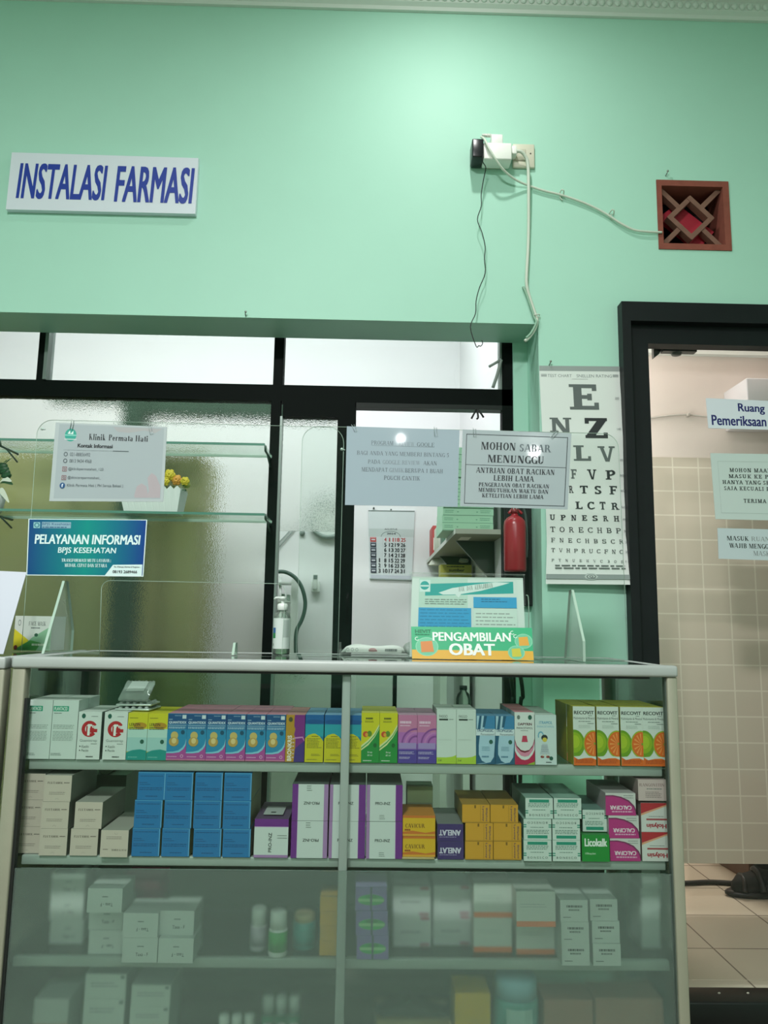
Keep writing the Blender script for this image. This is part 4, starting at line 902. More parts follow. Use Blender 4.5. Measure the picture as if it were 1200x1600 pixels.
b = MB(); b.tube([(fx + .006, fy_, zf0 + hgt + .02), (fx + .024, fy_, zf0 + hgt + .04), (fx + .04, fy_ + .01, zf0 + hgt + .0), (fx + .045, fy_ + .02, zf0 + hgt - .08), (fx + .043, fy_ + .02, zf0 + .05)], .0045, mat('#4c5a55', .4), 8, 6); adopt(fe, b.build('hose'))
b = MB(); b.box(fx - .012, fx + .012, fy_ + r_ - .004, 2.646, zf0 + hgt * .5, zf0 + hgt * .6, RUBBER); adopt(fe, b.build('hanger'))
# cable ties hanging from the bar of the right bay
b = MB(); p = P(745, 640, 2.685); K_ = mat('#0b0f0d', .5)
b.tube([p + Vector((-.02, -.004, -.035)), p + Vector((-.008, -.004, -.012)), p, p + Vector((.004, -.004, -.03)), p + Vector((-.002, -.004, -.036))], .0035, K_, 6, 4); b.tube([p, p + Vector((.012, -.004, -.012)), p + Vector((.024, -.004, -.03))], .0035, K_, 6, 4); tag(b.build('cable_tie'), 'black ribbon-like tie hanging from the black bar beside the jamb', 'tie')
b = MB(); b.tube([P(783, 562, 2.66), P(777, 585, 2.67), P(770, 606, 2.685)], .006, mat('#8a938d', .5), 8, 4); b.tube([P(783, 562, 2.66), P(764, 573, 2.66)], .005, mat('#8a938d', .5), 8); tag(b.build('bracket_arm'), 'grey bracket arm across the corner of the transom pane', 'window stay')  # bracket arm made up for a grey reflected shape in the transom
# ------------------------------------------------------------------ glass display counter
YF = 1.60
ZR1, ZR0 = P(540, 1032.5, YF).z, P(540, 1050.5, YF).z
CX0, CX1 = P(23, 1030, YF).x, P(1055.5, 1048, YF).x
ZS1, ZS1b = P(540, 1191, YF + .03).z, P(540, 1208, YF + .03).z
ZS2, ZS2b = P(540, 1340.5, YF + .03).z, P(540, 1356, YF + .03).z
ZS3, ZS3b = P(540, 1498, YF + .03).z, P(540, 1514, YF + .03).z
ZS4 = ZS3 - (ZS2 - ZS3)
YBK = 2.04
cab = empty('display_counter', ((CX0 + CX1) / 2, 1.82, 0)); tag(cab, 'aluminium-framed glass display counter filled with medicine cartons, lower front frosted', 'display counter')
def cp(name, x0, x1, y0, y1, z0, z1, m=ALU, r=0.0, par=None, mats=None):
    b = MB()
    if r: b.bevbox(x0, x1, y0, y1, z0, z1, r, m)
    else: b.box(x0, x1, y0, y1, z0, z1, m, mats)
    return adopt(par or cab, b.build(name))
PW = .029
cp('top_rail', CX0, CX1, YF - .015, YF + .014, ZR0, ZR1, ALU, .005)
cp('top_rail', CX0, CX1, YBK - .02, YBK, ZR0, ZR1 - .002, ALU, .003)
cp('top_rail', CX0, CX0 + .02, YF + .014, YBK - .02, ZR0, ZR1 - .002, ALU, .003); cp('top_rail', CX1 - .02, CX1, YF + .014, YBK - .02, ZR0, ZR1 - .002, ALU, .003)
cp('top_pane', CX0 + .02, CX1 - .02, YF + .014, YBK - .02, ZR1 - .007, ZR1 - .003, thin_glass('top_glass', (.9, .96, .93), 1.0, 1.45))
xl1_ = P(43, 1052, YF).x; xr0_ = P(1037.5, 1075, YF).x
for x0, x1 in ((CX0 + .001, xl1_), (xr0_ + .003, CX1 - .001)):
    cp('post', x0, x1, YF - .01, YF + .02, 0, ZR0, ALUPOST, .003); cp('post', x0, x1, YBK - .03, YBK, 0, ZR0, ALUPOST, .002)
cp('gasket', xl1_, xl1_ + .006, YF - .004, YF + .01, .05, ZR0 - .06, RUBBER); cp('gasket', xr0_ + .0005, xr0_ + .003, YF - .004, YF + .01, .05, ZR0, mat('#46524a', .5))
cp('gasket', CX0 + .05, CX1 - .055, YF - .003, YF + .008, ZR0 - .005, ZR0, RUBBER)
xm0, xm1 = P(532, 1200, YF + .012).x, P(545.5, 1200, YF + .012).x
cp('post', xm0, xm1, YF + .006, YF + .022, 0.05, ZR0, ALU, .002)
cp('front_pane', xl1_ + .006, xr0_ + .002, YF, YF + .004, ZS2b + .003, ZR0, thin_glass('front_glass', (.925, .965, .945), .4, 1.4))
cp('frosted_pane', xl1_ + .006, xr0_ + .002, YF, YF + .004, .10, ZS2b + .0025, FROST)
cp('bottom_rail', CX0, CX1, YF - .01, YF + .02, .03, .10, ALUPOST, .003)
for x_ in (CX0 + .004, CX1 - .008): cp('side_pane', x_, x_ + .004, YF + .02, YBK - .03, .06, ZR0, CABGLASS)
cp('back_pane', CX0 + .03, CX1 - .03, YBK - .012, YBK - .008, ZS2 - .03, ZR0, thin_glass('back_glass', (.80, .90, .83), .6, 1.45))
cp('back_panel', CX0 + .03, CX1 - .03, YBK - .012, YBK - .006, ZS4, ZS2 - .03, mat('#7d8f80', .5))
LIP = mat('#a3b0a8', .45, .15, bump=.05, bscale=200)
for zt_, zb_ in ((ZS1, ZS1b), (ZS2, ZS2b), (ZS3, ZS3b), (ZS4, ZS4 - .016)):
    o_ = cp('shelf', xl1_ - .012, xr0_ + .018, YF + .045, YBK - .035, zt_ - .006, zt_ - .0004, SHELFGLASS)
    for xa_, xb_ in ((xl1_ + .004, xm0), (xm1, xr0_ + .002)):
        l_ = cp('shelf_edge', xa_, xb_, YF + .031, YF + .045, zb_, zt_ - .0005, LIP, .002)
    r_ = cp('shelf_edge', xl1_, xr0_, YBK - .05, YBK - .036, zb_, zt_ - .001, LIP)
cp('plinth', CX0 + .01, CX1 - .01, YF + .01, YBK - .01, 0, ZS4 - .1, mat('#6d7a70', .5))
# neighbouring counter
c2 = empty('display_counter', (CX0 - .8, 1.82, 0)); tag(c2, 'second glass counter, only its corner post and rail showing beside the main one', 'display counter')
ex = CX0 - .012; zr1_ = ZR1 - .002
for nm, a_ in (('top_rail', (ex - 1.4, ex, YF - .015, YF + .014, zr1_ - .023, zr1_)), ('top_rail', (ex - .02, ex, YF + .014, YBK, zr1_ - .023, zr1_)), ('post', (ex - .032, ex - .001, YF - .012, YF + .02, 0, zr1_ - .023)), ('post', (ex - .032, ex - .001, YBK - .03, YBK, 0, zr1_ - .023)), ('bottom_rail', (ex - 1.4, ex - .033, YF - .01, YF + .02, .03, .1))):
    cp(nm, *a_, ALUPOST if nm == 'post' else ALU, .003, c2)
cp('top_pane', ex - 1.4, ex - .02, YF + .014, YBK, zr1_ - .007, zr1_ - .003, CABGLASS, par=c2); cp('front_pane', ex - 1.4, ex - .033, YF, YF + .004, .1, zr1_ - .023, CABGLASS, par=c2)
ZT = ZR1 - .0025          # the counter's glass top
# two dark cables hanging behind the counter
for i, (xa_, ya_, xb_, yb_, lab) in enumerate(((60, 1048, 74, 1120, 'green-grey cable hanging behind the counter by the tall white cartons, the outer one'), (98, 1045, 90, 1100, 'black cable hanging behind the counter by the tall white cartons, the inner one'), (796, 1050, 800, 1130, 'dark green cable hanging behind the counter near the red-and-white carton, the outer one'), (812, 1050, 813, 1130, 'dark green cable hanging behind the counter near the red-and-white carton, the inner one'))):
    b = MB(); p0, p1 = P(xa_, ya_, 2.12), P(xb_, yb_, 2.12); b.tube([p0 + Vector((-.01, 0, .02)), p0, (p0 + p1) / 2 + Vector((.008, 0, 0)), p1, Vector((p1.x, 2.12, .3)), Vector((p1.x + .05, 2.14, .006))], .0055, mat('#1d3d2c' if i != 1 else '#0d1712', .5), 8, 5); tag(b.build('hanging_cable'), lab, 'cable')
p0 = P(121, 1058, 2.3); 
b = MB(); b.bevbox(p0.x, p0.x + .028, 2.3, 2.34, 0, p0.z + .02, .004, mat('#1f4a66', .5)); tag(b.build('blue_bar'), 'narrow dark blue upright bar behind the counter next to the olive shade', 'bar')
b = MB(); p0 = P(104, 1058, 2.35); b.bevbox(p0.x, p0.x + .03, 2.35, 2.38, 0, p0.z + .02, .004, mat('#a9b8b0', .5)); tag(b.build('grey_bar'), 'narrow pale grey upright bar behind the counter next to the blue bar', 'bar')

# ------------------------------------------------------------------ acrylic screens on the counter
def roundsheet(name, pts, Y, t, m, edge, par):
    """outline (pixels) as a sheet of thickness t at depth Y; edges get the bright edge material"""
    b = MB(); v = [P(x, y, Y) for x, y in pts]; n = len(v)
    b.poly(v, m); b.poly([p + Vector((0, t, 0)) for p in reversed(v)], m)
    for i in range(n):
        a0, a1 = v[i], v[(i + 1) % n]; b.poly([a1, a0, a0 + Vector((0, t, 0)), a1 + Vector((0, t, 0))], edge)
    o = b.build(name); adopt(par, o)
    b = MB(); b.tube([p + Vector((0, t / 2, 0)) for p in v + [v[0]]], .0007, mat('#c3d8cb', .25, spec=.6), 6); adopt(par, b.build('edge_gleam')); return o  # pale bead added so that the edge gleam shows
def arcpx(cx, cy, rx, ry, a0, a1, n=6): return [(cx + rx * math.cos(math.radians(a0 + (a1 - a0) * i / n)), cy - ry * math.sin(math.radians(a0 + (a1 - a0) * i / n))) for i in range(n + 1)]
def basepx(x, Y): # pixel row at which depth Y meets the counter top
    lo, hi = 950, 1100
    for _ in range(40):
        m_ = (lo + hi) / 2
        if P(x, m_, Y).z > ZT + .0008: lo = m_
        else: hi = m_
    return lo
YA, YB2 = 1.874, 1.862
s1 = empty('acrylic_screen', (P(280, 1018, YA).x, YA, ZT)); tag(s1, 'clear acrylic screen with round corners carrying the clinic contact sheet and the blue service card', 'screen')
o1 = arcpx(82, 681, 25, 25, 180, 90) + arcpx(512, 692, 25, 25, 90, 0)
bl_, br_ = (33, basepx(33, YA)), (528, basepx(528, YA))
out = [(155, basepx(155, YA)), (158, 925)] + arcpx(172, 921, 14, 14, 180, 90, 5) + arcpx(432, 926, 14, 14, 90, 0, 5) + [(440, basepx(440, YA))]
pts1 = list(reversed([bl_] + o1 + [br_] + list(reversed(out))))
EDGE = mat('#a9c2b2', .25, spec=.6)
roundsheet('sheet', pts1, YA, .003, ACRYL, EDGE, s1)
s2 = empty('acrylic_screen', (P(720, 1030, YB2).x, YB2, ZT)); tag(s2, 'clear acrylic screen with round corners carrying the two queue notices by the eye chart', 'screen')
o2 = arcpx(497, 691, 25, 25, 180, 90) + arcpx(942, 702, 25, 25, 90, 0)
roundsheet('sheet', list(reversed([(463, basepx(463, YB2))] + o2 + [(981, basepx(981, YB2))])), YB2, .003, ACRYL, EDGE, s2)
def foot(par, x0, x1, yt, Y, tip0, tip1, shx, fr=.10, bk=.07, fv=.0, bv=.05):
    """triangular stand plate set across the sheet, seen nearly end-on"""
    yb = basepx((x0 + x1) / 2, Y - .045)
    bz = ZT + .0008; zt_ = P(tip0, yt, Y).z; xc = P((x0 + x1) / 2, yb, Y).x; t = .006
    A_ = [(0, Y - fr, bz), (0, Y + bk, bz), (0, Y + bk, bz + bv + .001), (0, Y + .012, zt_), (0, Y - .012, zt_), (0, Y - fr, bz + fv + .001)]
    # plate turned slightly so that its face catches the light
    c, s = math.cos(shx), math.sin(shx)
    f = [(xc + (y - Y) * s, Y + (y - Y) * c, z) for _, y, z in A_]
    g = [(x + t * c, y - t * s, z) for x, y, z in f]; n = len(f); b = MB()
    b.poly(f[::-1], ACRYLFOOT); b.poly(g, ACRYLFOOT)
    for i in range(n): b.poly([f[i], f[(i + 1) % n], g[(i + 1) % n], g[i]], EDGE)
    adopt(par, b.build('foot'))
foot(s1, 72, 112, 908, YA, 96, 100, .0); foot(s1, 362, 368, 1004, YA, 368, 374, .0, .03, .02, 0, .004); foot(s2, 872, 914, 922, YB2, 888, 896, .0, .10, .07, .045, 0)
# papers on the screens, with paper clips
LAM = mat('#b3bcbe', .12, spec=.6)
def dk(a):
    f = lambda x0, y0, x1, y1: (x0 / 1.0, y0, x1, y1)
    k = mat('#22282b'); g = mat('#5d666a'); TE = mat('#2f9a8a')
    a.rect(.035, .02, .975, .965, mat('#a5afb3', .2))
    g2 = mat('#a3a3a4', .4); a.poly([(.74, .93), (.76, .80), (.80, .76), (.845, .80), (.86, .90), (.87, .86), (.85, .69), (.885, .62), (.925, .66), (.97, .80), (.97, .95), (.75, .95)], mat('#ada3a8', .3))
    a.poly([(.52, .03), (.96, .03), (.90, .09), (.80, .06), (.66, .10), (.56, .09)], g2)
    a.ell(.143, .155, .052, .083, TE); a.rect(.09, .15, .195, .165, mat('#7fc4b8')); a.rect(.09, .205, .197, .215, mat('#c5d3d0')); a.poly([(.115, .14), (.135, .09), (.14, .14), (.165, .10), (.165, .145)], mat('#d5e5e1'))
    a.ser('Klinik', .31, .13, .455, .21, k, dict(TIMESB, t=.03, sl=.045, st=.03)); a.ser('Permata', .485, .13, .70, .21, k, dict(TIMESB, t=.03, sl=.045, st=.03)); a.ser('Hati', .725, .13, .835, .21, k, dict(TIMESB, t=.03, sl=.045, st=.03))
    a.text('Kontak Informasi', .212, .262, .525, .312, k, .04); a.rect(.09, .345, .55, .350, mat('#8d979a')); a.rect(.53, .342, .67, .352, mat('#4b5559'))
    for t_, u0, u1, v, ic in (('021-88856492', .15, .33, .40, 0), ('0813 9434 4968', .15, .345, .485, 0), ('@klinikpermatahati_123', .145, .455, .59, 1), ('@skincarepermatahati_', .145, .44, .70, 1), ('Klinik Permata Hati ( PH Seroja Bekasi )', .145, .64, .80, 2)):
        a.text(t_, u0, v - .02, u1, v + .025, g)
        cu = .113
        if ic == 0: a.ring(cu, v + .003, .018, .028, .006, .009, mat('#566065'))
        elif ic == 1:
            a.ring(cu, v + .003, .028, .042, .006, .009, mat('#8c5a5f'), 4, 45, 405); a.ring(cu, v + .003, .010, .015, .004, .006, mat('#8c5a5f'), 12)
        else: a.ell(cu - .008, v + .003, .024, .037, mat('#1f4f80')); a.text('f', cu - .016, v - .018, cu, v + .024, mat('#dfe8ee'), .04)
notice('contact_notice', YA - .003, (87, 660), (261, 667), (255, 784), (77, 783), LAM, dk, 'grey laminated clinic contact sheet with a round teal emblem, clipped to the acrylic screen', 'notice', .002)
def dbp(a):
    wv = mat('#d8ecec', .3); 
    M_, nt, out_ = nodes_mat('card_blue'); bs = nt.nodes.new('ShaderNodeBsdfPrincipled'); bs.inputs['Roughness'].default_value = .3
    geo = nt.nodes.new('ShaderNodeNewGeometry'); sp = nt.nodes.new('ShaderNodeSeparateXYZ'); mr = nt.nodes.new('ShaderNodeMapRange'); rp = nt.nodes.new('ShaderNodeValToRGB')
    p0, p1 = P(43, 850, YA).x, P(228, 850, YA).x
    mr.inputs['From Min'].default_value = p0; mr.inputs['From Max'].default_value = p1
    nt.links.new(geo.outputs['Position'], sp.inputs[0]); nt.links.new(sp.outputs['X'], mr.inputs['Value']); nt.links.new(mr.outputs[0], rp.inputs[0])
    rp.color_ramp.elements[0].color = rgb('#10417e'); rp.color_ramp.elements[1].color = rgb('#123a86'); e = rp.color_ramp.elements.new(.5); e.color = rgb('#0b8a82')
    nt.links.new(rp.outputs[0], bs.inputs['Base Color']); nt.links.new(bs.outputs[0], out_.inputs[0])
    a.rect(.008, .012, .992, .985, M_)
    a.poly([(.67, .985), (.735, .80), (.985, .79), (.985, .985)], wv)
    a.rect(.045, .06, .10, .165, mat('#8fc0c4', .4)); a.ring(.073, .112, .022, .042, .008, .014, mat('#1a6a80', .4)); a.rect(.115, .055, .36, .165, mat('#86a9b9', .4)); a.text('BPJS Kesehatan', .12, .068, .355, .125, mat('#1d4f78')); a.words(.12, .14, .35, .158, 1, mat('#1d4f78'), .9)
    a.text('PELAYANAN INFORMASI', .06, .275, .955, .445, wv, .035, .08); a.text('BPJS KESEHATAN', .26, .50, .755, .63, wv, .02, .08)
    a.ser('TRANSFORMASI', .295, .70, .505, .755, wv, TIMESB); a.ser('MUTU', .515, .70, .585, .755, wv, TIMESB); a.ser('LAYANAN :', .595, .70, .715, .755, wv, TIMESB)
    a.ser('MUDAH, CEPAT', .325, .785, .51, .845, wv, TIMESB); a.ser('DAN SETARA', .52, .785, .685, .845, wv, TIMESB)
    a.text('No. Whatsapp Informasi & Pengaduan :', .745, .82, .97, .855, mat('#2c3538'), .01); a.text('08193 2689466', .735, .895, .945, .945, mat('#1c2426'), .02)
notice('service_card', YA - .003, (44.5, 810.5), (230, 812), (224, 901), (41, 899), mat('#dcebea', .25), dbp, 'teal and blue card with white capitals about BPJS service, stuck low on the acrylic screen', 'notice', .0015)
LB = mat('#a1b0ba', .04, spec=.6)
def dr1(a):
    k = mat('#59646a'); g = mat('#7b878d')
    T_ = lambda t_, u0, u1, v, c_=k: a.ser(t_, u0, v - .026, u1, v + .026, c_, TIMES)
    T_('PROGRAM', .22, .415, .20); T_('REVIEW', .465, .60, .205, g); T_('GOOLE', .625, .78, .205); a.rect(.22, .235, .78, .238, k)
    T_('BAGI ANDA YANG MEMBERI BINTANG 5', .095, .91, .335); T_('PADA', .195, .305, .445); T_('GOOGLE REVIEW', .325, .655, .445, g); T_('AKAN', .685, .805, .445)
    T_('MENDAPAT', .14, .37, .545); T_('GIMIK', .385, .515, .545, g); T_('BERUPA 1 BUAH', .525, .86, .545); T_('POUCH CANTIK', .34, .66, .645)
notice('queue_notice', YB2 - .003, (542, 666), (718, 672), (715, 792), (539, 789), LB, dr1, 'pale blue-grey sheet with five thin centred lines, clipped beside the black-framed notice', 'notice', .0015)
def dr2(a):
    k = mat('#22292d'); k2 = mat('#30383c')
    for e in ((.035, .055, .97, .065), (.035, .955, .97, .965), (.035, .055, .041, .965), (.963, .055, .97, .965), (.035, .455, .97, .462)): a.rect(*e, k2)
    T_ = lambda t_, u0, u1, v, h_, st=TIMESB, c_=k: a.ser(t_, u0, v - h_, u1, v + h_, c_, st)
    T_('MOHON', .175, .49, .205, .05); T_('SABAR', .53, .82, .215, .05, TIMESB, mat('#5a666b')); T_('MENUNGGU', .24, .755, .37, .05)
    T_('ANTRIAN OBAT RACIKAN', .135, .86, .525, .036); T_('LEBIH LAMA', .30, .675, .62, .036); T_('PENGERJAAN OBAT RACIKAN', .165, .815, .71, .026); T_('MEMBUTUHKAN WAKTU DAN', .165, .81, .78, .026); T_('KETELITIAN LEBIH LAMA', .20, .77, .85, .026)
notice('queue_notice', YB2 - .003, (723, 671), (893, 677), (887, 796), (719, 791), mat('#a9b4b8', .04, spec=.6), dr2, 'black-framed pale notice asking to wait patiently, clipped to the acrylic screen overlapping the eye chart', 'notice', .0015)
def clip(px, py, Y, ang, lab, L_=.028):
    p = P(px, py, Y); c, s = math.cos(ang), math.sin(ang); b = MB()
    loc = [(-.003, 0), (-.003, -1), (.003, -1), (.003, -.12), (-.0015, -.12), (-.0015, -.8), (.0018, -.8), (.0018, -.3)]
    pts = [(x, y * L_) for x, y in loc]
    b.tube([p + Vector((x * c - y * s, -.0025 if i < 4 else .0065, x * s + y * c)) for i, (x, y) in enumerate(pts)], .0006, mat('#9aa8a6', .3, .6), 5); tag(b.build('paper_clip'), lab, 'paper clip')
clip(115, 655, YA - .003, -.12, 'paper clip over the teal emblem of the contact sheet'); clip(233, 662, YA - .003, .3, 'paper clip above the clinic name on the contact sheet')
clip(551, 663, YB2 - .003, .42, 'paper clip at the door-side top corner of the thin-lined notice', .02); clip(680, 667, YB2 - .003, .06, 'paper clip on the thin-lined notice nearest the framed one', .024)
clip(741, 669, YB2 - .003, .05, 'paper clip on the framed waiting notice nearest the thin-lined one', .022); clip(872, 673, YB2 - .003, -.75, 'paper clip on the framed waiting notice over the eye chart', .026)
# hinge-like blob where the two sheets meet
for (x, y), l_ in (((66, 670), 'at the round corner near the plant'), ((534, 702), 'where the two acrylic sheets overlap')):
    p = P(x, y, YA - .002); b = MB(); b.ball(p, .004, .003, .004, mat('#b9c9c2', .3, .3), 8, 6); b.tube([p, p + Vector((.008, -.002, -.002))], .0015, mat('#b9c9c2', .3, .3), 6); tag(b.build('screen_stud'), 'tiny metal stud on the acrylic screen %s' % l_, 'stud')

# ------------------------------------------------------------------ things standing on the counter
# hand sanitizer
hb = PZ(439, 1023, ZT); hs = empty('hand_sanitizer', (hb.x, hb.y, ZT)); tag(hs, 'clear pump bottle of hand sanitizer on the counter before the door glass', 'bottle')
sc = hb.y / 1200; hgt = (1023 - 957) * sc; r_ = 13 * sc
b = MB(); b.lathe([(.001, .0008), (r_ * .95, .0008), (r_, .004), (r_, hgt * .86), (r_ * .85, hgt * .95), (r_ * .4, hgt), (r_ * .4, hgt + .004)], hb, thin_glass('bottle_plastic', (.86, .95, .88), 1.0, 1.45, .05, .15, (.75, .85, .78)), 24); adopt(hs, b.build('body'))
b = MB(); b.lathe([(.001, .003), (r_ * .9, .003), (r_ * .92, hgt * .3), (.001, hgt * .3)], hb, thin_glass('sanitizer_gel', (.6, .9, .65), .3, 1.33), 20); adopt(hs, b.build('liquid'))
b = MB(); R2 = r_ * 1.012
seg = 16
def label(b, R, a0, a1, z0, z1, m, c=hb):
    vs = []
    for i in range(seg + 1):
        t = math.radians(a0 + (a1 - a0) * i / seg)
        for z in (z0, z1): vs.append((c.x + R * math.cos(t), c.y + R * math.sin(t), c.z + z))
    b.mesh(vs, [(2 * i, 2 * i + 2, 2 * i + 3, 2 * i + 1) for i in range(seg)], m, True)
label(b, R2, 170, 370, hgt * .14, hgt * .84, mat('#d9e3dd', .4)); label(b, R2 * 1.01, 200, 232, hgt * .50, hgt * .62, mat('#2f66a0', .4)); label(b, R2 * 1.01, 200, 232, hgt * .38, hgt * .50, mat('#2f8a50', .4)); label(b, R2 * 1.01, 285, 330, hgt * .4, hgt * .8, mat('#b4c0ba', .4)); label(b, R2 * 1.01, 205, 215, hgt * .2, hgt * .26, mat('#6d7a74', .4))
adopt(hs, b.build('label'))
b = MB(); zc_ = hgt + .002
b.lathe([(r_ * .55, 0), (r_ * .62, .002), (r_ * .62, .014), (r_ * .5, .017), (r_ * .2, .018), (r_ * .2, .026), (r_ * .42, .027), (r_ * .42, .034), (.001, .035)], hb + Vector((0, 0, zc_)), mat('#e6ece6', .35), 20)
b.tube([hb + Vector((0, 0, zc_ + .031)), hb + Vector((-.016, -.006, zc_ + .031)), hb + Vector((-.020, -.008, zc_ + .027))], .003, mat('#e6ece6', .35), 8); adopt(hs, b.build('pump'))
# wet tissue pack on a clear tray
tb = PZ(585, 1024, ZT); sc = tb.y / 1200
ty = empty('acrylic_tray', (tb.x, tb.y, ZT)); tag(ty, 'low clear acrylic tray under the tissue pack on the counter', 'tray')
b = MB(); b.box(tb.x - 54 * sc, tb.x + 54 * sc, tb.y - .01, tb.y + .09, ZT + .0008, ZT + .0035, ACRYLFOOT); adopt(ty, b.build('base'))
b = MB(); b.box(tb.x - 54 * sc, tb.x + 54 * sc, tb.y - .013, tb.y - .010, ZT + .0008, ZT + .015, ACRYLFOOT); adopt(ty, b.build('rim'))
b = MB(); b.box(tb.x - 57 * sc, tb.x - 53 * sc, tb.y + .09, tb.y + .094, ZT + .0008, ZT + .03, ACRYLFOOT); adopt(ty, b.build('back_lip'))
tp_ = empty('tissue_pack', (tb.x, tb.y, ZT + .016)); tag(tp_, 'white plastic wet tissue pack with a pink emblem lying on the clear tray', 'tissue pack')
b = MB(); n = 14; vs = []; hw = 52 * sc
for i in range(n + 1):
    u = i / n; x = tb.x - hw + 2 * hw * u; hgt_ = .022 * (math.sin(math.pi * min(1, max(0, u * 1.02))) ** .35) + .004 * math.sin(u * 9) if 0 < i < n else .002
    dd = .035 * (math.sin(math.pi * u) ** .3 if 0 < i < n else .2)
    for k in range(10):
        t = 2 * math.pi * k / 10; vs.append((x, tb.y + .04 + dd * math.cos(t), ZT + .0045 + (hgt_ / 2) * (1 + math.sin(t))))
b.mesh(vs, [(i * 10 + k, i * 10 + (k + 1) % 10, (i + 1) * 10 + (k + 1) % 10, (i + 1) * 10 + k) for i in range(n) for k in range(10)] + [tuple(range(9, -1, -1)), tuple(range(n * 10, n * 10 + 10))], mat('#e3e9e2', .35), True)
adopt(tp_, b.build('wrapper'))
b = MB(); yy = tb.y - .001; f = lambda x, y: P(x, y, yy)
def cardq(x0, y0, x1, y1, m): b.poly([f(x0, y1), f(x1, y1), f(x1, y0), f(x0, y0)], m)
b = MB(); zz_ = lambda y: P(585, y, tb.y).z
b.bevbox(P(540, 1010, tb.y).x, P(628, 1010, tb.y).x, tb.y - .0, tb.y + .004, ZT + .006, ZT + .021, .0015, mat('#e3e9e2', .35))
a = Art(b, (P(540, 1010, tb.y).x, tb.y, ZT + .021), (P(628, 1010, tb.y).x, tb.y, ZT + .021), (P(628, 1010, tb.y).x, tb.y, ZT + .006), (P(540, 1010, tb.y).x, tb.y, ZT + .006), .0002)
for u in (.04, .12, .2): a.ring(u, .5, .025, .28, .008, .09, mat('#8f9b96'))
a.ell(.48, .5, .07, .3, mat('#c49a9a', .4)); a.rect(.41, .55, .56, .75, mat('#8a4a50', .4)); a.words(.70, .3, .93, .75, 1, mat('#4a5552'), .9); adopt(tp_, b.build('printed_band'))
b = MB(); b.ball((tb.x + 58 * sc, tb.y + .03, ZT + .018), .022, .02, .017, thin_glass('wrap_film', (.92, .96, .93), 1.0, 1.45, .1, .35, (.8, .86, .82)), 12, 8); tag(b.build('plastic_wrap'), 'crumpled clear plastic wrap lying at the end of the tissue pack', 'wrap')
# brochure stand and the dispensing sign in front of it
YO = PZ(740, 1031, ZT).y
YH = YO + .045
bs_ = empty('brochure_stand', (P(732, 1028, YH).x, YH, ZT)); tag(bs_, 'clear acrylic stand holding a blue and white rights leaflet on the counter', 'stand')
c = [P(640, 897, YH + .02), P(819, 900, YH + .02), P(823, basepx(823, YH), YH), P(637, basepx(637, YH), YH)]
b = MB(); b.quadslab(c[3], c[2], c[1], c[0], .003, ACRYL); adopt(bs_, b.build('front_sheet'))
b = MB(); e0_, e1_ = P(640, 895, YH + .02), P(819, 898, YH + .02); b.box(e0_.x, e1_.x, YH + .012, YH + .03, e0_.z - .002, e0_.z + .001, ACRYLFOOT); b.box(e0_.x, e1_.x, YH - .01, YH + .032, ZT + .0008, ZT + .0035, ACRYLFOOT); adopt(bs_, b.build('base'))
b = MB(); b.tube([P(822, 930, YH + .03), P(826, 940, YH + .03), P(826, 1020, YH + .03)], .0012, EDGE, 6, 4); adopt(bs_, b.build('side_wire'))
def dl(a):
    TQ = mat('#1aa39c', .4); LG = mat('#b4dcc4', .4); BL = mat('#2f9fd0', .4); k = mat('#8fa198')
    a.rect(.065, .02, .945, .98, mat('#b9d8c9', .4)); a.rect(.5, .02, .945, .98, mat('#cfe0d8', .4))
    a.poly([(.12, .09), (.91, .05), (.91, .20), (.12, .24)], TQ); a.poly([(.24, .20), (.36, .14), (.55, .095), (.75, .06), (.88, .065), (.80, .10), (.62, .17), (.44, .215), (.42, .26), (.39, .22), (.28, .225)], mat('#d6e8e2', .4))
    a.rect(.07, .04, .165, .19, mat('#cfe8e2', .4)); a.ell(.115, .11, .04, .055, TQ); a.rect(.077, .105, .153, .125, mat('#cfe8e2', .4))
    for i, ch in enumerate('HAK DAN KEWAJIBAN'):
        if ch == ' ': continue
        u = .42 + i * .018; v = .155 - i * .0035; a.ser(ch, u, v - .028, u + .016, v + .028, k, TIMESB)
    a.words(.12, .28, .5, .36, 3, k, .35, .15)
    a.rect(.065, .39, .53, .80, BL); a.rect(.55, .25, .935, .385, BL); a.words(.62, .27, .85, .33, 2, mat('#1a6a90'), .4, .3)
    a.words(.08, .41, .52, .78, 9, mat('#2787b4'), .3, .2); a.rect(.55, .40, .935, .80, mat('#c3dccf', .4)); a.words(.57, .45, .92, .72, 6, k, .3, .2)
c2_ = [P(644, 901, YH + .024), P(817, 903, YH + .024), P(822, basepx(822, YH) - 1.5, YH + .0045), P(640, basepx(640, YH) - 1.5, YH + .0045)]
b = MB(); b.quadslab(c2_[3], c2_[2], c2_[1], c2_[0], .0008, mat('#d3e2da', .4)); a = Art(b, *c2_); dl(a); tag(b.build('leaflet'), 'blue, teal and white leaflet about rights and duties inside the clear stand', 'leaflet')
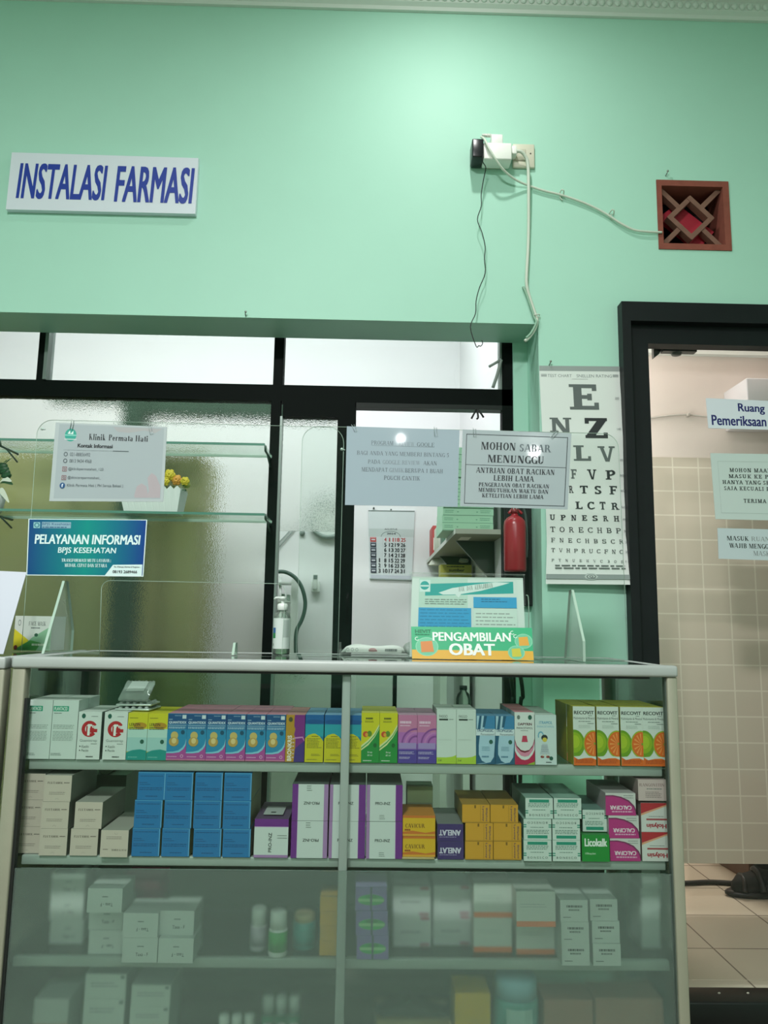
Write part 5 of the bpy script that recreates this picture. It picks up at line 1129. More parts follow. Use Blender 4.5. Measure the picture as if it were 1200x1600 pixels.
def dp(a):
    G = mat('#2fae7a', .35); Y_ = mat('#e2b03c', .35); wv = mat('#eef6ef', .35)
    a.rect(0, 0, 1, .72, G); a.rect(0, .72, 1, 1, Y_)
    for cu, cv, ru, cc in ((.125, .62, .095, '#d98a4a'), (.925, .42, .075, '#e0a53c'), (.86, .77, .07, '#c9c23a')):
        a.ell(cu, cv, ru, ru * 3.1, mat('#6cc39a', .35)); a.ring(cu, cv, ru, ru * 3.1, .008, .025, mat('#86cfab', .35)); a.poly([(cu - ru * .55, cv - ru * 1.6), (cu + ru * .45, cv - ru * 1.9), (cu + ru * .6, cv + ru * 1.7), (cu - ru * .5, cv + ru * 1.9)], mat(cc, .4))
    for cu, cv in ((.045, .38), (.835, .16), (.86, .27)): a.ring(cu, cv, .018, .06, .006, .02, mat('#d6efe0', .35), 12, 30, 300)
    a.text('HEVIT', .03, .09, .165, .2, mat('#1c7a55', .4), .03); a.words(.03, .23, .16, .3, 1, mat('#1c7a55'), .5)
    a.text('PENGAMBILAN', .173, .165, .82, .44, wv, .03); a.text('OBAT', .305, .51, .685, .88, wv, .035)
c = [P(642.5, 979, YO + .012), P(831, 981, YO + .012), P(834, basepx(834, YO), YO), P(644, basepx(644, YO), YO)]
b = MB(); b.quadslab(c[3], c[2], c[1], c[0], .004, mat('#2fae7a', .35)); a = Art(b, *c); dp(a)
f0 = Vector((c[3].x, YO + .004, ZT + .001)); b.box(c[3].x + .004, c[2].x - .004, YO + .004, YO + .035, ZT + .0008, ZT + .003, mat('#2fae7a', .35))
tag(b.build('counter_sign'), 'green and yellow sign with big white capitals PENGAMBILAN OBAT at the counter edge', 'sign')
# box of face masks
bm_ = PZ(24, 1016.5, ZT); YM = bm_.y; X0_, X1_ = P(20, 1014, YM).x, P(79, 1014, YM).x; H_ = P(50, 963, YM).z - ZT
b = MB(); W_ = X1_ - X0_
b.box(0, W_, 0, .08, 0, H_, mat('#d5dcd3', .45), {'left': mat('#7fae3a', .45)})
a = Art(b, (0, 0, H_), (W_, 0, H_), (W_, 0, 0), (0, 0, 0))
GRN = mat('#4c9a4a', .45); a.poly([(0, .38), (.5, .78), (0, 1)], mat('#d8cc2c', .45)); a.poly([(.12, 1), (.5, .62), (1, .28), (1, 1)], mat('#8fbf9a', .45)); a.poly([(.0, 1), (.45, .70), (.75, .78), (.62, 1)], GRN)
a.ser('FACE MASK', .38, .16, .84, .28, mat('#30403a'), TIMES); a.words(.45, .33, .75, .37, 1, mat('#5d6a64'), .8); a.ell(.60, .55, .05, .05, mat('#2f5f48')); a.words(.5, .8, .95, .9, 1, mat('#d9e6d0'), .6); a.ring(.13, .2, .04, .09, .012, .03, mat('#8a9690')); a.ell(.07, .92, .05, .07, mat('#7a2f2a'))
tag(b.build('mask_box', None, (X0_, YM, ZT + .0008), -.04), 'white, yellow and green box of face masks standing behind the acrylic foot', 'box')
# blank white sheet leaning in a stand at the end of the counters
b = MB(); br0 = P(5.5, 1018, 1.72); br0.z = ZT + .001; tr0 = P(41.5, 894, 1.78); dd = Vector((-.60, -.16, 0)).normalized() * .26
b.quadslab(br0 + dd, br0, tr0, tr0 + dd + Vector((0, 0, .004)), .003, mat('#b4bac6', .5)); o_ = b.build('leaning_sheet'); tag(o_, 'blank white sheet in a slanted clear stand at the end of the counters', 'sheet')
# ------------------------------------------------------------------ medicine cartons
YC0 = 1.625        # front of the cartons
def mk_carton(w, h, d, front, side, top, draw=None, name='medicine_carton'):
    """one carton mesh, origin at the middle of its lower front edge"""
    b = MB(); s_ = mat(side, .45) if isinstance(side, str) else side
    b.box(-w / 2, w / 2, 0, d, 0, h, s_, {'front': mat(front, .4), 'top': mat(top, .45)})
    if draw:
        a = Art(b, (-w / 2, 0, h), (w / 2, 0, h), (w / 2, 0, 0), (-w / 2, 0, 0)); a.w, a.h, a.d = w, h, d; draw(a)
        t = Art(b, (-w / 2, d, h), (w / 2, d, h), (w / 2, 0, h), (-w / 2, 0, h), .00008, 1); t.rect(.03, .03, .97, .06, mat(side, .5) if isinstance(side, str) else side)
    return b.build(name)
def dup(o, loc, rz=0.0):
    c = o.copy(); COL.objects.link(c); c.location = loc; c.rotation_euler = (0, 0, rz); return c
def wob(): return random.uniform(-.012, .012)
def rowof(xs, yt, yb, zb, d, ranks, front, side, top, draw, labels, group, cat='carton', yf=YC0, name='medicine_carton', gap=.985):
    """xs: pixel extents of the front cartons of one row; labels: one per front carton; ranks behind carry labels of their own"""
    w = sum(P(x1, yb, yf).x - P(x0, yb, yf).x for x0, x1 in xs) / len(xs) * gap
    xm = (xs[0][0] + xs[-1][1]) / 2
    h = P(xm, yt, yf).z - P(xm, yb, yf).z
    proto = None; RK = ['', 'second', 'third', 'fourth', 'fifth']
    for k in range(ranks):
        for i, (x0, x1) in enumerate(xs):
            loc = (P((x0 + x1) / 2, yb, yf).x + (random.uniform(-.0008, .0008) if k else 0), yf + k * (d + .0012) + random.uniform(0, .0008), zb + .0003)
            if proto is None: proto = mk_carton(w, h, d, front, side, top, draw, name); o = proto; o.location = loc
            else: o = dup(proto, loc)
            lab = labels[i] if k == 0 else ('%s, %s rank back' % (labels[i], RK[k]))
            tag(o, lab, cat, group)
    return w, h
GRB = mat('#6d7a74', .5); K = mat('#23302c', .5); WHT = mat('#e6ece6', .4); DKGRN = mat('#1f5a4a', .5)
# ---- first shelf
def f_tall(a):
    a.rect(.02, .10, .62, .19, mat('#1f9a78', .4)); a.text('PLANTACID', .06, .115, .57, .175, WHT, .02); a.words(.06, .215, .4, .24, 1, GRB, .6)
    a.words(.06, .42, .88, .50, 3, mat('#9aa8a1'), .5, .1); a.words(.06, .53, .86, .70, 7, mat('#9aa8a1'), .5, .05); a.words(.04, .9, .5, .95, 2, mat('#7d8a84'), .5)
LOC1 = ZS1
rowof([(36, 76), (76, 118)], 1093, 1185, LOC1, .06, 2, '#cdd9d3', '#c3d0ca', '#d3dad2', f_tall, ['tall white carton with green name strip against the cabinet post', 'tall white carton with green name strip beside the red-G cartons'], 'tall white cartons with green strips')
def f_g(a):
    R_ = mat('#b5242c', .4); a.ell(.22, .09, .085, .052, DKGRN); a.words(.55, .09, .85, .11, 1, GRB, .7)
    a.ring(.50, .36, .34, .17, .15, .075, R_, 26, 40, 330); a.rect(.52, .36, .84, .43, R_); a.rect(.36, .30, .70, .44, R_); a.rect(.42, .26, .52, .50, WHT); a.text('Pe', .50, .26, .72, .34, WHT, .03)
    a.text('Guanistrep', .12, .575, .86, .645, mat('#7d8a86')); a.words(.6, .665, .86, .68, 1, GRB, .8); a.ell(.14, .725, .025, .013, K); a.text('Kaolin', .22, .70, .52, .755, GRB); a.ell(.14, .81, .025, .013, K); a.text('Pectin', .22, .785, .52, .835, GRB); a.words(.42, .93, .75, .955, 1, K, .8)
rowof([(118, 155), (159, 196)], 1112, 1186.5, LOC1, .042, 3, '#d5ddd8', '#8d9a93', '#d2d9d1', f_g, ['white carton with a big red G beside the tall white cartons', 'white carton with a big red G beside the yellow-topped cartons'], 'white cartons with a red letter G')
def f_yel(a):
    a.rect(0, .34, 1, .80, mat('#b5d6cc', .4)); a.rect(0, .52, 1, .82, mat('#9fc9c4', .4)); a.ell(.62, .27, .34, .07, mat('#b58a2a', .4)); a.words(.08, .1, .5, .12, 1, mat('#6d6a2a'), .7)
    a.text('LERZIN', .08, .215, .62, .275, mat('#3d3a1a'), .02); a.words(.08, .30, .85, .37, 2, mat('#3d4a3a'), .5, .1); a.ell(.76, .61, .1, .047, DKGRN)
    a.poly([(0, .84), (.3, .79), (.7, .77), (1, .80), (1, 1), (0, 1)], mat('#1f8f86', .4)); a.words(.1, .93, .6, .95, 1, mat('#7fc0b8'), .8)
rowof([(196, 228), (228, 259)], 1114, 1187.5, LOC1, .042, 3, '#cfc92c', '#bdb62a', '#cfc832', f_yel, ['yellow-topped teal-footed carton beside the red-G cartons', 'yellow-topped teal-footed carton beside the pink-topped blue cartons'], 'yellow-topped teal-footed cartons')
def f_q(a):
    a.rect(0, 0, 1, .985, mat('#2a87b0', .4)); a.rect(0, .01, 1, .33, mat('#1d4f80', .4)); a.rect(0, .22, 1, .34, mat('#2a6f9c', .4)); a.rect(.74, .03, .94, .11, mat('#c9d6dc', .4)); a.words(.35, .04, .7, .06, 1, mat('#8fb0c8'), .7)
    a.text('QUANTIDEX', .06, .165, .96, .225, mat('#d3e2ec', .4), .03); a.words(.06, .12, .25, .14, 1, mat('#9fc0d4'), .8); a.rect(.04, .25, .96, .258, mat('#bcd3e0')); a.words(.06, .285, .95, .33, 2, mat('#a9c8da'), .6, .05)
    M_ = mat('#a84a94', .4); a.poly([(1, .55), (.97, .66), (.86, .74), (.66, .81), (.35, .83), (0, .83), (0, .985), (1, .985)], M_); a.poly([(1, .53), (1, .57), (.97, .68), (.86, .76), (.66, .825), (.35, .845), (0, .845), (0, .82), (.35, .81), (.62, .785), (.82, .72), (.93, .65)], mat('#7fc4d6', .4))
    a.ell(.80, .40, .1, .047, mat('#1a4f6a', .4)); a.ell(.38, .47, .19, .085, mat('#c9b26a', .4)); a.ell(.36, .60, .25, .10, mat('#b89a52', .4)); a.ell(.37, .58, .12, .06, mat('#d8c58a', .4)); a.words(.06, .91, .55, .93, 1, mat('#e0b8d6'), .7); a.ring(.80, .905, .08, .035, .03, .014, mat('#d9a9cc'))
    a.rect(0, .965, 1, .985, mat('#c77a9c', .4))
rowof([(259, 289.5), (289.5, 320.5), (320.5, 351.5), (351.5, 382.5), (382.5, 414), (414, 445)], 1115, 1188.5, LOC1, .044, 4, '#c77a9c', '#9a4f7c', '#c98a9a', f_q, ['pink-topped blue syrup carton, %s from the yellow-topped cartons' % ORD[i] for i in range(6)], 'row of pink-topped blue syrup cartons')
def f_br(a):
    a.rect(0, 0, .5, 1, mat('#b58a2c', .4)); a.rect(.44, 0, 1, 1, mat('#7a2a80', .4)); a.poly([(0, 0), (.46, 0), (.40, .22), (.5, .3), (.44, .42), (.52, .5), (.5, 1), (0, 1)], mat('#b58a2c', .4)); a.poly([(.5, .72), (1, .55), (1, 1), (.45, 1)], mat('#43307c', .4)); a.poly([(.46, .48), (.9, .46), (1, .54), (.98, .56), (.88, .49), (.46, .51)], mat('#c98ac0', .4))
    a.ell(.24, .10, .11, .052, mat('#4a4a2a')); a.text('BRONKRIS', .10, .44, .33, .98, mat('#e9e4d6', .4), .04, 0, 90); a.words(.36, .5, .46, .97, 6, mat('#d9c9d0'), .3, .1)
rowof([(445, 475)], 1116.5, 1190, LOC1, .05, 3, '#7a2a80', '#5a2060', '#c08a84', f_br, ['mustard and purple carton with upright white lettering beside the pink-topped row'], 'mustard and purple cartons')
def f_by(a):
    a.rect(0, 0, 1, .2, mat('#1d5f9c', .4)); a.ell(.5, .13, .52, .06, mat('#1d5f9c', .4)); a.rect(0, .2, 1, .46, mat('#2a9aa8', .4)); a.ell(.5, .15, .5, .05, mat('#17528c', .4))
    a.poly([(0, .5), (.18, .43), (.42, .40), (.55, .40), (.8, .46), (1, .56), (1, 1), (0, 1)], mat('#c9c022', .4)); a.words(.35, .45, .75, .47, 1, mat('#4a4a1a'), .8); a.words(.1, .50, .95, .72, 7, mat('#6d6a1a'), .45, .3); a.words(.35, .83, .85, .88, 2, mat('#7a7422'), .5); a.words(.1, .94, .8, .955, 1, K, .7)
rowof([(475, 505), (505, 535.5), (536, 563)], 1117.5, 1191.5, LOC1, .045, 3, '#1f7aa0', '#1d5f8c', '#7aa6c4', f_by, ['blue carton with yellow lower half beside the mustard and purple carton', 'blue carton with yellow lower half just before the centre post', 'blue carton with yellow lower half behind the centre post'], 'blue cartons with yellow lower halves')
def f_yg(a):
    a.poly([(0, .74), (.4, .62), (.75, .46), (1, .30), (1, 1), (0, 1)], mat('#1f8a3c', .4)); a.poly([(0, .66), (.4, .54), (.72, .40), (1, .22), (1, .32), (.75, .49), (.4, .65), (0, .76)], mat('#d8dca0', .4)); a.poly([(0, .70), (.4, .58), (.74, .44), (1, .27), (1, .30), (.75, .465), (.4, .61), (0, .73)], mat('#4aa05a', .4))
    a.words(.24, .095, .72, .135, 1, mat('#3d4a1a'), .9); a.words(.2, .16, .75, .20, 2, mat('#6d6a1a'), .5); a.ell(.25, .43, .16, .06, mat('#c9502a', .4)); a.ell(.46, .42, .13, .06, mat('#5f8a2a', .4)); a.ell(.3, .44, .08, .04, mat('#e0a03a', .4)); a.ell(.77, .65, .1, .045, mat('#17602c'))
    a.text('Sirup', .36, .77, .62, .815, WHT); a.text('60 ml', .36, .83, .62, .865, WHT); a.words(.12, .95, .65, .97, 1, WHT, .7)
rowof([(563.5, 592), (592, 621)], 1115, 1193, LOC1, .045, 3, '#cfc924', '#1f7a34', '#cfcb5a', f_yg, ['yellow and green swirl carton next to the centre post', 'yellow and green swirl carton beside the pink and purple cartons'], 'yellow and green swirl cartons')
def f_pp(a):
    a.rect(0, .55, 1, .78, mat('#8a5ab0', .4)); a.rect(0, .72, 1, 1, mat('#4f3f94', .4)); a.rect(0, .36, 1, .60, mat('#b06ab4', .4))
    for r_, c_ in ((.78, '#8a4a94'), (.60, '#c07ab8'), (.42, '#8a4a94')): a.ring(.95, .60, r_, r_ * .42, .09, .04, mat(c_, .4), 16, 180, 290)
    a.words(.1, .13, .72, .185, 1, mat('#e8c4dc'), .9); a.words(.1, .215, .7, .24, 1, mat('#e8c4dc'), .7); a.rect(.05, .58, .95, .70, mat('#a08ac0', .4)); a.words(.06, .76, .9, .82, 3, mat('#c4b8dc'), .5, .2); a.words(.06, .87, .7, .92, 2, mat('#c4b8dc'), .5, .2)
rowof([(621.5, 651.5), (651.5, 682)], 1118, 1193.5, LOC1, .045, 3, '#c47aa0', '#a0608c', '#c09ab0', f_pp, ['pink to purple carton with arcs beside the yellow and green cartons', 'pink to purple carton with arcs beside the plain white cartons'], 'pink to purple cartons with arcs')
def f_fs(a):
    a.text('FASGO', .12, .105, .55, .155, K); a.rect(.12, .175, .58, .205, K); a.words(.62, .18, .9, .2, 1, GRB, .7); a.words(.08, .55, .85, .58, 2, mat('#b5c0ba'), .4)
    a.poly([(0, .885), (.5, .885), (.8, .87), (1, .84), (1, 1), (0, 1)], mat('#a9c93c', .4)); a.text('5 ml', .08, .92, .24, .955, K, .02)
rowof([(682, 713), (713, 744)], 1110, 1195, LOC1, .05, 2, '#cdd9d2', '#b9c6be', '#c9d2cb', f_fs, ['plain white carton with lime foot beside the pink and purple cartons', 'plain white carton with lime foot beside the blue and white cartons'], 'plain white cartons with a lime foot')
def f_tr(a):
    a.poly([(.18, 0), (.30, 0), (.14, .62), (.14, .80), (.3, .93), (.5, .97), (0, 1), (0, .5)], mat('#245a78', .4)); a.poly([(.55, 0), (1, 0), (1, .27), (.42, .27)], mat('#3f82ae', .4)); a.poly([(.42, 0), (.58, 0), (.46, .24), (.34, .24)], mat('#245a78', .4)); a.rect(.0, 0, .03, 1, mat('#245a78', .4))
    a.poly([(.5, .98), (.75, .96), (.93, .85), (.98, .6), (1, .5), (1, 1), (.2, 1)], mat('#245a78', .4)); a.rect(.0, .28, 1, .41, mat('#d3dfe4', .4)); a.text('TROPIGESIC', .04, .275, .92, .335, mat('#1d4f70'), .02); a.text('Paracetamol', .25, .36, .95, .405, mat('#2a4a5a')); a.ell(.78, .54, .1, .045, DKGRN); a.words(.3, .64, .85, .74, 3, mat('#7aa0b4'), .4, .3); a.words(.3, .83, .7, .88, 1, mat('#4a7a94'), .6)
rowof([(744, 774), (774, 804.5)], 1120, 1195.5, LOC1, .045, 3, '#a9c9da', '#2f6a8c', '#5d8cab', f_tr, ['blue and white droplet carton beside the plain white cartons', 'blue and white droplet carton beside the red-footed carton'], 'blue and white droplet cartons')
def f_da(a):
    R_ = mat('#b5204c', .4); a.ell(.2, .10, .08, .042, GRB); a.ell(.78, .10, .1, .047, DKGRN); a.text('DAPYRIN', .17, .205, .87, .255, mat('#5a1f2c'), .03); a.text('PARACETAMOL', .1, .285, .92, .325, K); a.words(.3, .35, .75, .365, 1, GRB, .7)
    a.poly([(0, .52), (.1, .64), (.3, .72), (.5, .74), (.72, .72), (.9, .63), (1, .5), (1, .60), (.9, .73), (.7, .83), (.5, .85), (.3, .83), (.1, .74), (0, .62)], mat('#d88aa4', .4)); a.poly([(0, .52), (.1, .64), (.3, .72), (.5, .74), (.72, .72), (.9, .63), (1, .5), (1, .53), (.9, .66), (.7, .75), (.5, .775), (.3, .755), (.1, .67), (0, .56)], mat('#7a1f34', .4))
    a.poly([(0, .74), (.12, .83), (.32, .90), (.5, .915), (.7, .89), (.9, .80), (1, .71), (1, 1), (0, 1)], R_); a.poly([(.6, 1), (1, .94), (1, 1)], mat('#8fae3c', .4)); a.poly([(.40, .45), (.60, .45), (.66, .57), (.34, .57)], mat('#c2405c', .4)); a.words(.35, .89, .65, .905, 1, WHT, .8)
rowof([(804.5, 836)], 1115, 1197, LOC1, .044, 4, '#d9dedb', '#b9c0bc', '#c47a84', f_da, ['white carton with crimson curved foot beside the droplet cartons'], 'white cartons with a crimson curved foot')
def f_it(a):
    a.text('ITRAMOL', .2, .125, .82, .185, mat('#5a9ab8'), .02, .1); a.text('PARACETAMOL', .1, .215, .9, .255, mat('#6da8c0'), .0, .1); a.ring(.27, .42, .14, .09, .05, .03, mat('#6da8c0'), 14, 150, 380); a.ell(.44, .46, .15, .062, mat('#26302c')); a.ell(.45, .50, .11, .045, mat('#d3c04a')); a.poly([(.33, .58), (.57, .58), (.68, .79), (.22, .79)], mat('#b9c4ca', .4)); a.words(.28, .62, .62, .76, 4, mat('#8a949c'), .4)
    a.ell(.33, .84, .09, .025, mat('#8a3a34')); a.ell(.59, .84, .09, .025, mat('#8a3a34')); a.rect(.34, .79, .39, .83, mat('#d8c9b8')); a.rect(.5, .79, .55, .83, mat('#d8c9b8')); a.ell(.74, .87, .09, .04, DKGRN); a.words(.5, .94, .8, .96, 1, K, .8)
rowof([(836.5, 870.5)], 1119.5, 1197.5, LOC1, .044, 4, '#cbdad9', '#a9bab4', '#c3cec7', f_it, ['pale blue-white carton with a small girl drawing beside the crimson-footed carton'], 'pale cartons with a small girl drawing')
def f_re(a):
    a.rect(0, 0, 1, 1, mat('#d6ddd6', .4)); a.text('RECOVIT', .05, .075, .95, .135, mat('#2a2f2c'), .03); a.words(.7, .15, .9, .165, 1, GRB, .8); a.text('Multivitamin & Mineral', .03, .18, .97, .22, mat('#4a5650')); a.words(.25, .25, .8, .27, 1, GRB, .6); a.words(.65, .285, .95, .30, 1, GRB, .8); a.words(.25, .32, .8, .38, 3, mat('#b0bcb4'), .4)
    O_ = mat('#e06a22', .4); LG_ = mat('#8fb01f', .4)
    cl = lambda cu, cv, ru, rv, n=28: [(min(1, max(0, cu + ru * math.cos(2 * math.pi * i / n))), cv + rv * math.sin(2 * math.pi * i / n)) for i in range(n)]
    a.poly(cl(.04, .635, .47, .238), mat('#6d9a1f', .4)); a.poly(cl(.05, .615, .36, .175), LG_); a.poly(cl(.06, .60, .22, .11), mat('#a9c02c', .4)); a.poly(cl(.90, .635, .46, .232), mat('#9ab02f', .4)); a.poly(cl(.91, .635, .42, .21), O_)
    for k in range(7):
        t = math.radians(100 + k * 27); a.poly([(min(1, .93), .635), (min(1, .93 + .36 * math.cos(t - .09)), .635 + .185 * math.sin(t - .09)), (min(1, .93 + .36 * math.cos(t + .09)), .635 + .185 * math.sin(t + .09))], mat('#f09a52', .4))
    a.ell(.955, .63, .04, .022, mat('#7fa02f', .4)); a.rect(0, .855, 1, 1, O_); a.poly([(0, .855), (.2, .90), (.5, .875), (.8, .87), (1, .90), (1, .85), (.5, .835), (0, .85)], mat('#d6ddd6', .4)); a.words(.08, .9, .92, .97, 3, mat('#a03a14'), .5, .2)
rowof([(897, 931.5), (932.5, 970.5), (971.5, 1006), (1006.5, 1040.5)], 1107, 1199, LOC1, .05, 3, '#d6ddd6', '#a39d2c', '#b5ad3c', f_re, ['citrus-picture vitamin carton, %s from the girl-drawing carton' % ORD[i] for i in range(4)], 'citrus vitamin cartons')
# blister packs on top of the red-G cartons
z_top = LOC1 + (P(157, 1112, YC0).z - P(157, 1186.5, YC0).z)
BL_ = thin_glass('blister_film', (.85, .9, .87), 1.0, 1.5, .12, .45, (.78, .84, .8))
for i in range(2):
    b = MB(); b.bevbox(-.037, .037, 0, .07, 0, .004, .0015, mat('#c4cfc8', .3, .3))
    for gx in range(5):
        for gy in range(4): b.ball((-.028 + gx * .014, .009 + gy * .017, .004), .005, .006, .0045, BL_, 8, 5)
    o = b.build('blister_strip', None, (P(208, 1110, 1.66).x + i * .002, 1.65 + i * .004, z_top + .0008 + i * .0092), .1 * (i - 1)); tag(o, 'silver blister strip on the red-G cartons, %s of the little stack' % ('lower one', 'upper one')[i], 'blister strip', 'blister strips on the red-G cartons')
b = MB(); vs = []
for i in range(17):
    for j in range(7):
        u, v_ = i / 16 - .5, j / 6
        vs.append((u * .062, v_ * .045, .0035 + .034 * v_ + .007 * (1 - (2 * u) ** 4) * (1 - (2 * v_ - 1) ** 4) + random.uniform(-.0008, .0008) + (.0025 if j == 6 and i % 2 else 0)))
k_ = len(vs); vs += [(x, y + .001, .0006 + .033 * (y / .045)) for x, y, z in vs]
fs = [(i * 7 + j, (i + 1) * 7 + j, (i + 1) * 7 + j + 1, i * 7 + j + 1) for i in range(16) for j in range(6)]
b.mesh(vs, fs + [tuple(k_ + q for q in reversed(f_)) for f_ in fs], BL_, True)
b.poly([(-.020, .010, .0195), (.018, .012, .0205), (.020, .036, .0385), (-.016, .036, .0385)], mat('#dfe4e0', .4))
tag(b.build('plastic_sachet', None, (P(212, 1080, 1.67).x, 1.652, z_top + .0195), -.06), 'clear zip bag with a white label lying on top of the blister strips', 'bag')
# small clear bottle behind the plain white cartons
p = P(724, 1100, 1.9); b = MB(); vb = empty('vial', (p.x, 1.9, LOC1)); tag(vb, 'small clear glass bottle standing behind the plain white lime-footed cartons', 'bottle')
hv = P(724, 1072, 1.9).z - LOC1
b.lathe([(.001, .0005), (.017, .0005), (.018, .004), (.018, hv - .03), (.014, hv - .018), (.008, hv - .012), (.008, hv - .005)], (p.x, 1.9, LOC1), thin_glass('vial_glass', (.86, .92, .88), 1.0, 1.5, .03, .1, (.8, .85, .82)), 18); adopt(vb, b.build('body'))
b = MB(); b.lathe([(.0095, 0), (.0095, .01), (.001, .0105)], (p.x, 1.9, LOC1 + hv - .009), mat('#5d6a64', .4), 14); adopt(vb, b.build('cap'))

OFFK = 1.0
# ---- second shelf: stacks given as columns, bottom carton first
def column(cols, zb, d, front, side, top, draw, labeler, group, yf=YC0, cat='carton', name='medicine_carton', turn_rows=()):
    """cols: list of columns, each a list of (x0, x1, ytop, ybottom, yoffset) bottom first; one shared mesh per draw"""
    allb = [q for c_ in cols for q in c_]
    off = lambda q: (q[4] if len(q) > 4 else 0) * OFFK
    w = sum(P(q[1], q[3], yf + off(q)).x - P(q[0], q[3], yf + off(q)).x for q in allb) / len(allb) * .97
    hs_ = sorted(P((q[0] + q[1]) / 2, q[2], yf + off(q)).z - P((q[0] + q[1]) / 2, q[3], yf + off(q)).z for q in allb); h = hs_[len(hs_) // 2] * .968
    pr = {}
    for ci, c_ in enumerate(cols):
        for ri, q in enumerate(c_):
            dr = draw(ci, ri) if draw else None; key = dr[0] if dr else 0
            loc = (P((q[0] + q[1]) / 2, q[3], yf + off(q)).x + random.uniform(-.0006, .0006), yf + off(q) + random.uniform(0, .0025), zb + .0003 + ri * (h + .0004))
            if key not in pr: o = mk_carton(w, h, d, front, side, top, dr[1] if dr else None, name); o.location = loc; pr[key] = o
            else: o = dup(pr[key], loc)
            tag(o, labeler(ci, ri), cat, group)
    return w, h
LV = ['bottom', 'middle', 'top']
INKB = mat('#4a3f3a', .5)
def f_fl(turn):
    def g(a):
        if turn: a.ser('FLUTAMOL', .40, .70, .95, .77, INKB, dict(TIMESB, gap=.1), 180); a.words(.1, .70, .32, .74, 1, INKB, .6); a.words(.2, .24, .8, .37, 2, mat('#8a7f78'), .35, .1); a.ring(.55, .1, .06, .06, .01, .012, mat('#a39a94'), 10, 0, 200)
        else: a.ser('FLUTAMOL', .12, .25, .68, .33, INKB, dict(TIMESB, gap=.1)); a.words(.72, .27, .93, .32, 1, INKB, .6); a.words(.2, .64, .8, .77, 2, mat('#8a7f78'), .35, .1); a.ring(.5, .93, .06, .06, .01, .012, mat('#a39a94'), 10, 180, 360)
    return g
column([[(24, 58, 1289, 1332, .014), (26, 60, 1245, 1288, .014), (31, 64, 1202, 1243, .014)], [(57, 107, 1294, 1334, 0), (59, 109, 1249, 1292, 0), (63, 114, 1205, 1248, 0)], [(106, 153, 1294, 1335, 0), (112, 161, 1249, 1293, 0)], [(153, 202, 1295, 1339, -.006)]], ZS2, .15, '#c9bdb0', '#7d837a', '#a9aca0',
       lambda c_, r_: (c_ == 3, f_fl(c_ == 3)), lambda c_, r_: ('beige pain-relief carton in the %s layer, %s column from the cabinet post' % (LV[r_], ORD[c_])) if c_ < 3 else 'beige pain-relief carton lying upside down beside the blue stack', 'stack of beige cartons')
def f_bl(a):
    D_ = mat('#134f80', .45); a.words(.08, .12, .9, .2, 1, D_, .35, .3); a.words(.06, .36, .5, .5, 2, D_, .35, .4); a.words(.06, .55, .95, .68, 2, D_, .45, .1); a.rect(.96, .02, .985, .98, mat('#6db0d6', .4)); a.rect(0, .0, 1, .03, mat('#4a9ccc', .4)); a.words(.3, .85, .9, .93, 1, D_, .35, .3)
column([[(204, 249, 1294, 1340), (208, 252, 1248, 1292), (215, 256, 1205, 1248)], [(250, 296, 1295, 1341), (254, 299, 1250, 1294), (256, 302, 1206, 1250)], [(300, 345, 1298, 1342), (300, 345, 1253, 1298), (302, 347, 1208, 1253)], [(346, 391, 1297, 1343), (346, 391, 1252, 1297), (348, 393, 1206, 1252)]], ZS2, .15, '#1f74ae', '#8f9a6a', '#2a78a8',
       lambda c_, r_: (0, f_bl), lambda c_, r_: 'bright blue carton in the %s layer, %s column from the beige cartons' % (LV[r_], ORD[c_]), 'stack of bright blue cartons')
PU = mat('#6d2a86', .4); MV = mat('#a57fb0', .4)
def f_pz(flip, turned=False):
    def g(a):
        if turned: a.rect(0, 0, 1, .2, PU); a.rect(0, .2, 1, .215, mat('#c9a9d0')); a.rect(0, .93, 1, 1, MV); a.text('PRO-INZ', .42, .36, .52, .86, K, .02, 0, 90); a.words(.68, .42, .98, .55, 2, GRB, .3, .2); return
        x0, x1 = (.17, .88) if flip else (.09, .80)
        a.rect(0, 0, 1, 1, PU); a.rect(x0, 0, x1, 1, mat('#ccd5d2', .4)); 
        if flip: a.rect(.88, 0, 1, 1, MV); a.rect(.16, 0, .17, 1, mat('#c9a9d0')); a.text('PRO-INZ', .32, .48, .76, .56, K, .02, 0, 180); a.words(.40, .04, .55, .22, 3, GRB, .35, .2)
        else: a.rect(0, 0, .085, 1, MV); a.rect(.80, 0, .81, 1, mat('#c9a9d0')); a.text('PRO-INZ', .24, .47, .66, .55, K, .02); a.words(.36, .83, .52, .97, 3, GRB, .35, .2)
    return g
column([[(453, 512, 1282.5, 1340.5), (455, 513, 1222, 1281)], [(512.5, 571, 1283, 1341), (513, 572, 1223, 1282)], [(571.5, 629, 1283, 1341), (572, 630, 1223, 1282)]], ZS2, .16, '#ccd5d2', '#4a2a5c', '#56625c',
       lambda c_, r_: (c_ == 0, f_pz(c_ == 0)), lambda c_, r_: '%s purple-banded white carton %s' % (('lower', 'upper')[r_], ('with upside-down lettering before the centre post', 'half hidden behind the centre post', 'beside the yellow cartons past the centre post')[c_]), 'purple-banded white cartons')
column([[(395, 450, 1277, 1339.5, .0)]], ZS2, .15, '#ccd5d2', '#7d5a8a', '#5d4a68', lambda c_, r_: (0, f_pz(False, True)), lambda c_, r_: 'purple-banded white carton turned on its side beside the blue stack', 'purple-banded white cartons')
b = MB(); hpz = P(420, 1277, YC0).z - P(420, 1339.5, YC0).z; b.box(-.02, .02, 0, .07, 0, .0008, mat('#b9c4be', .5)); b.box(-.006, .004, .012, .02, .0008, .0011, mat('#2a332f'))
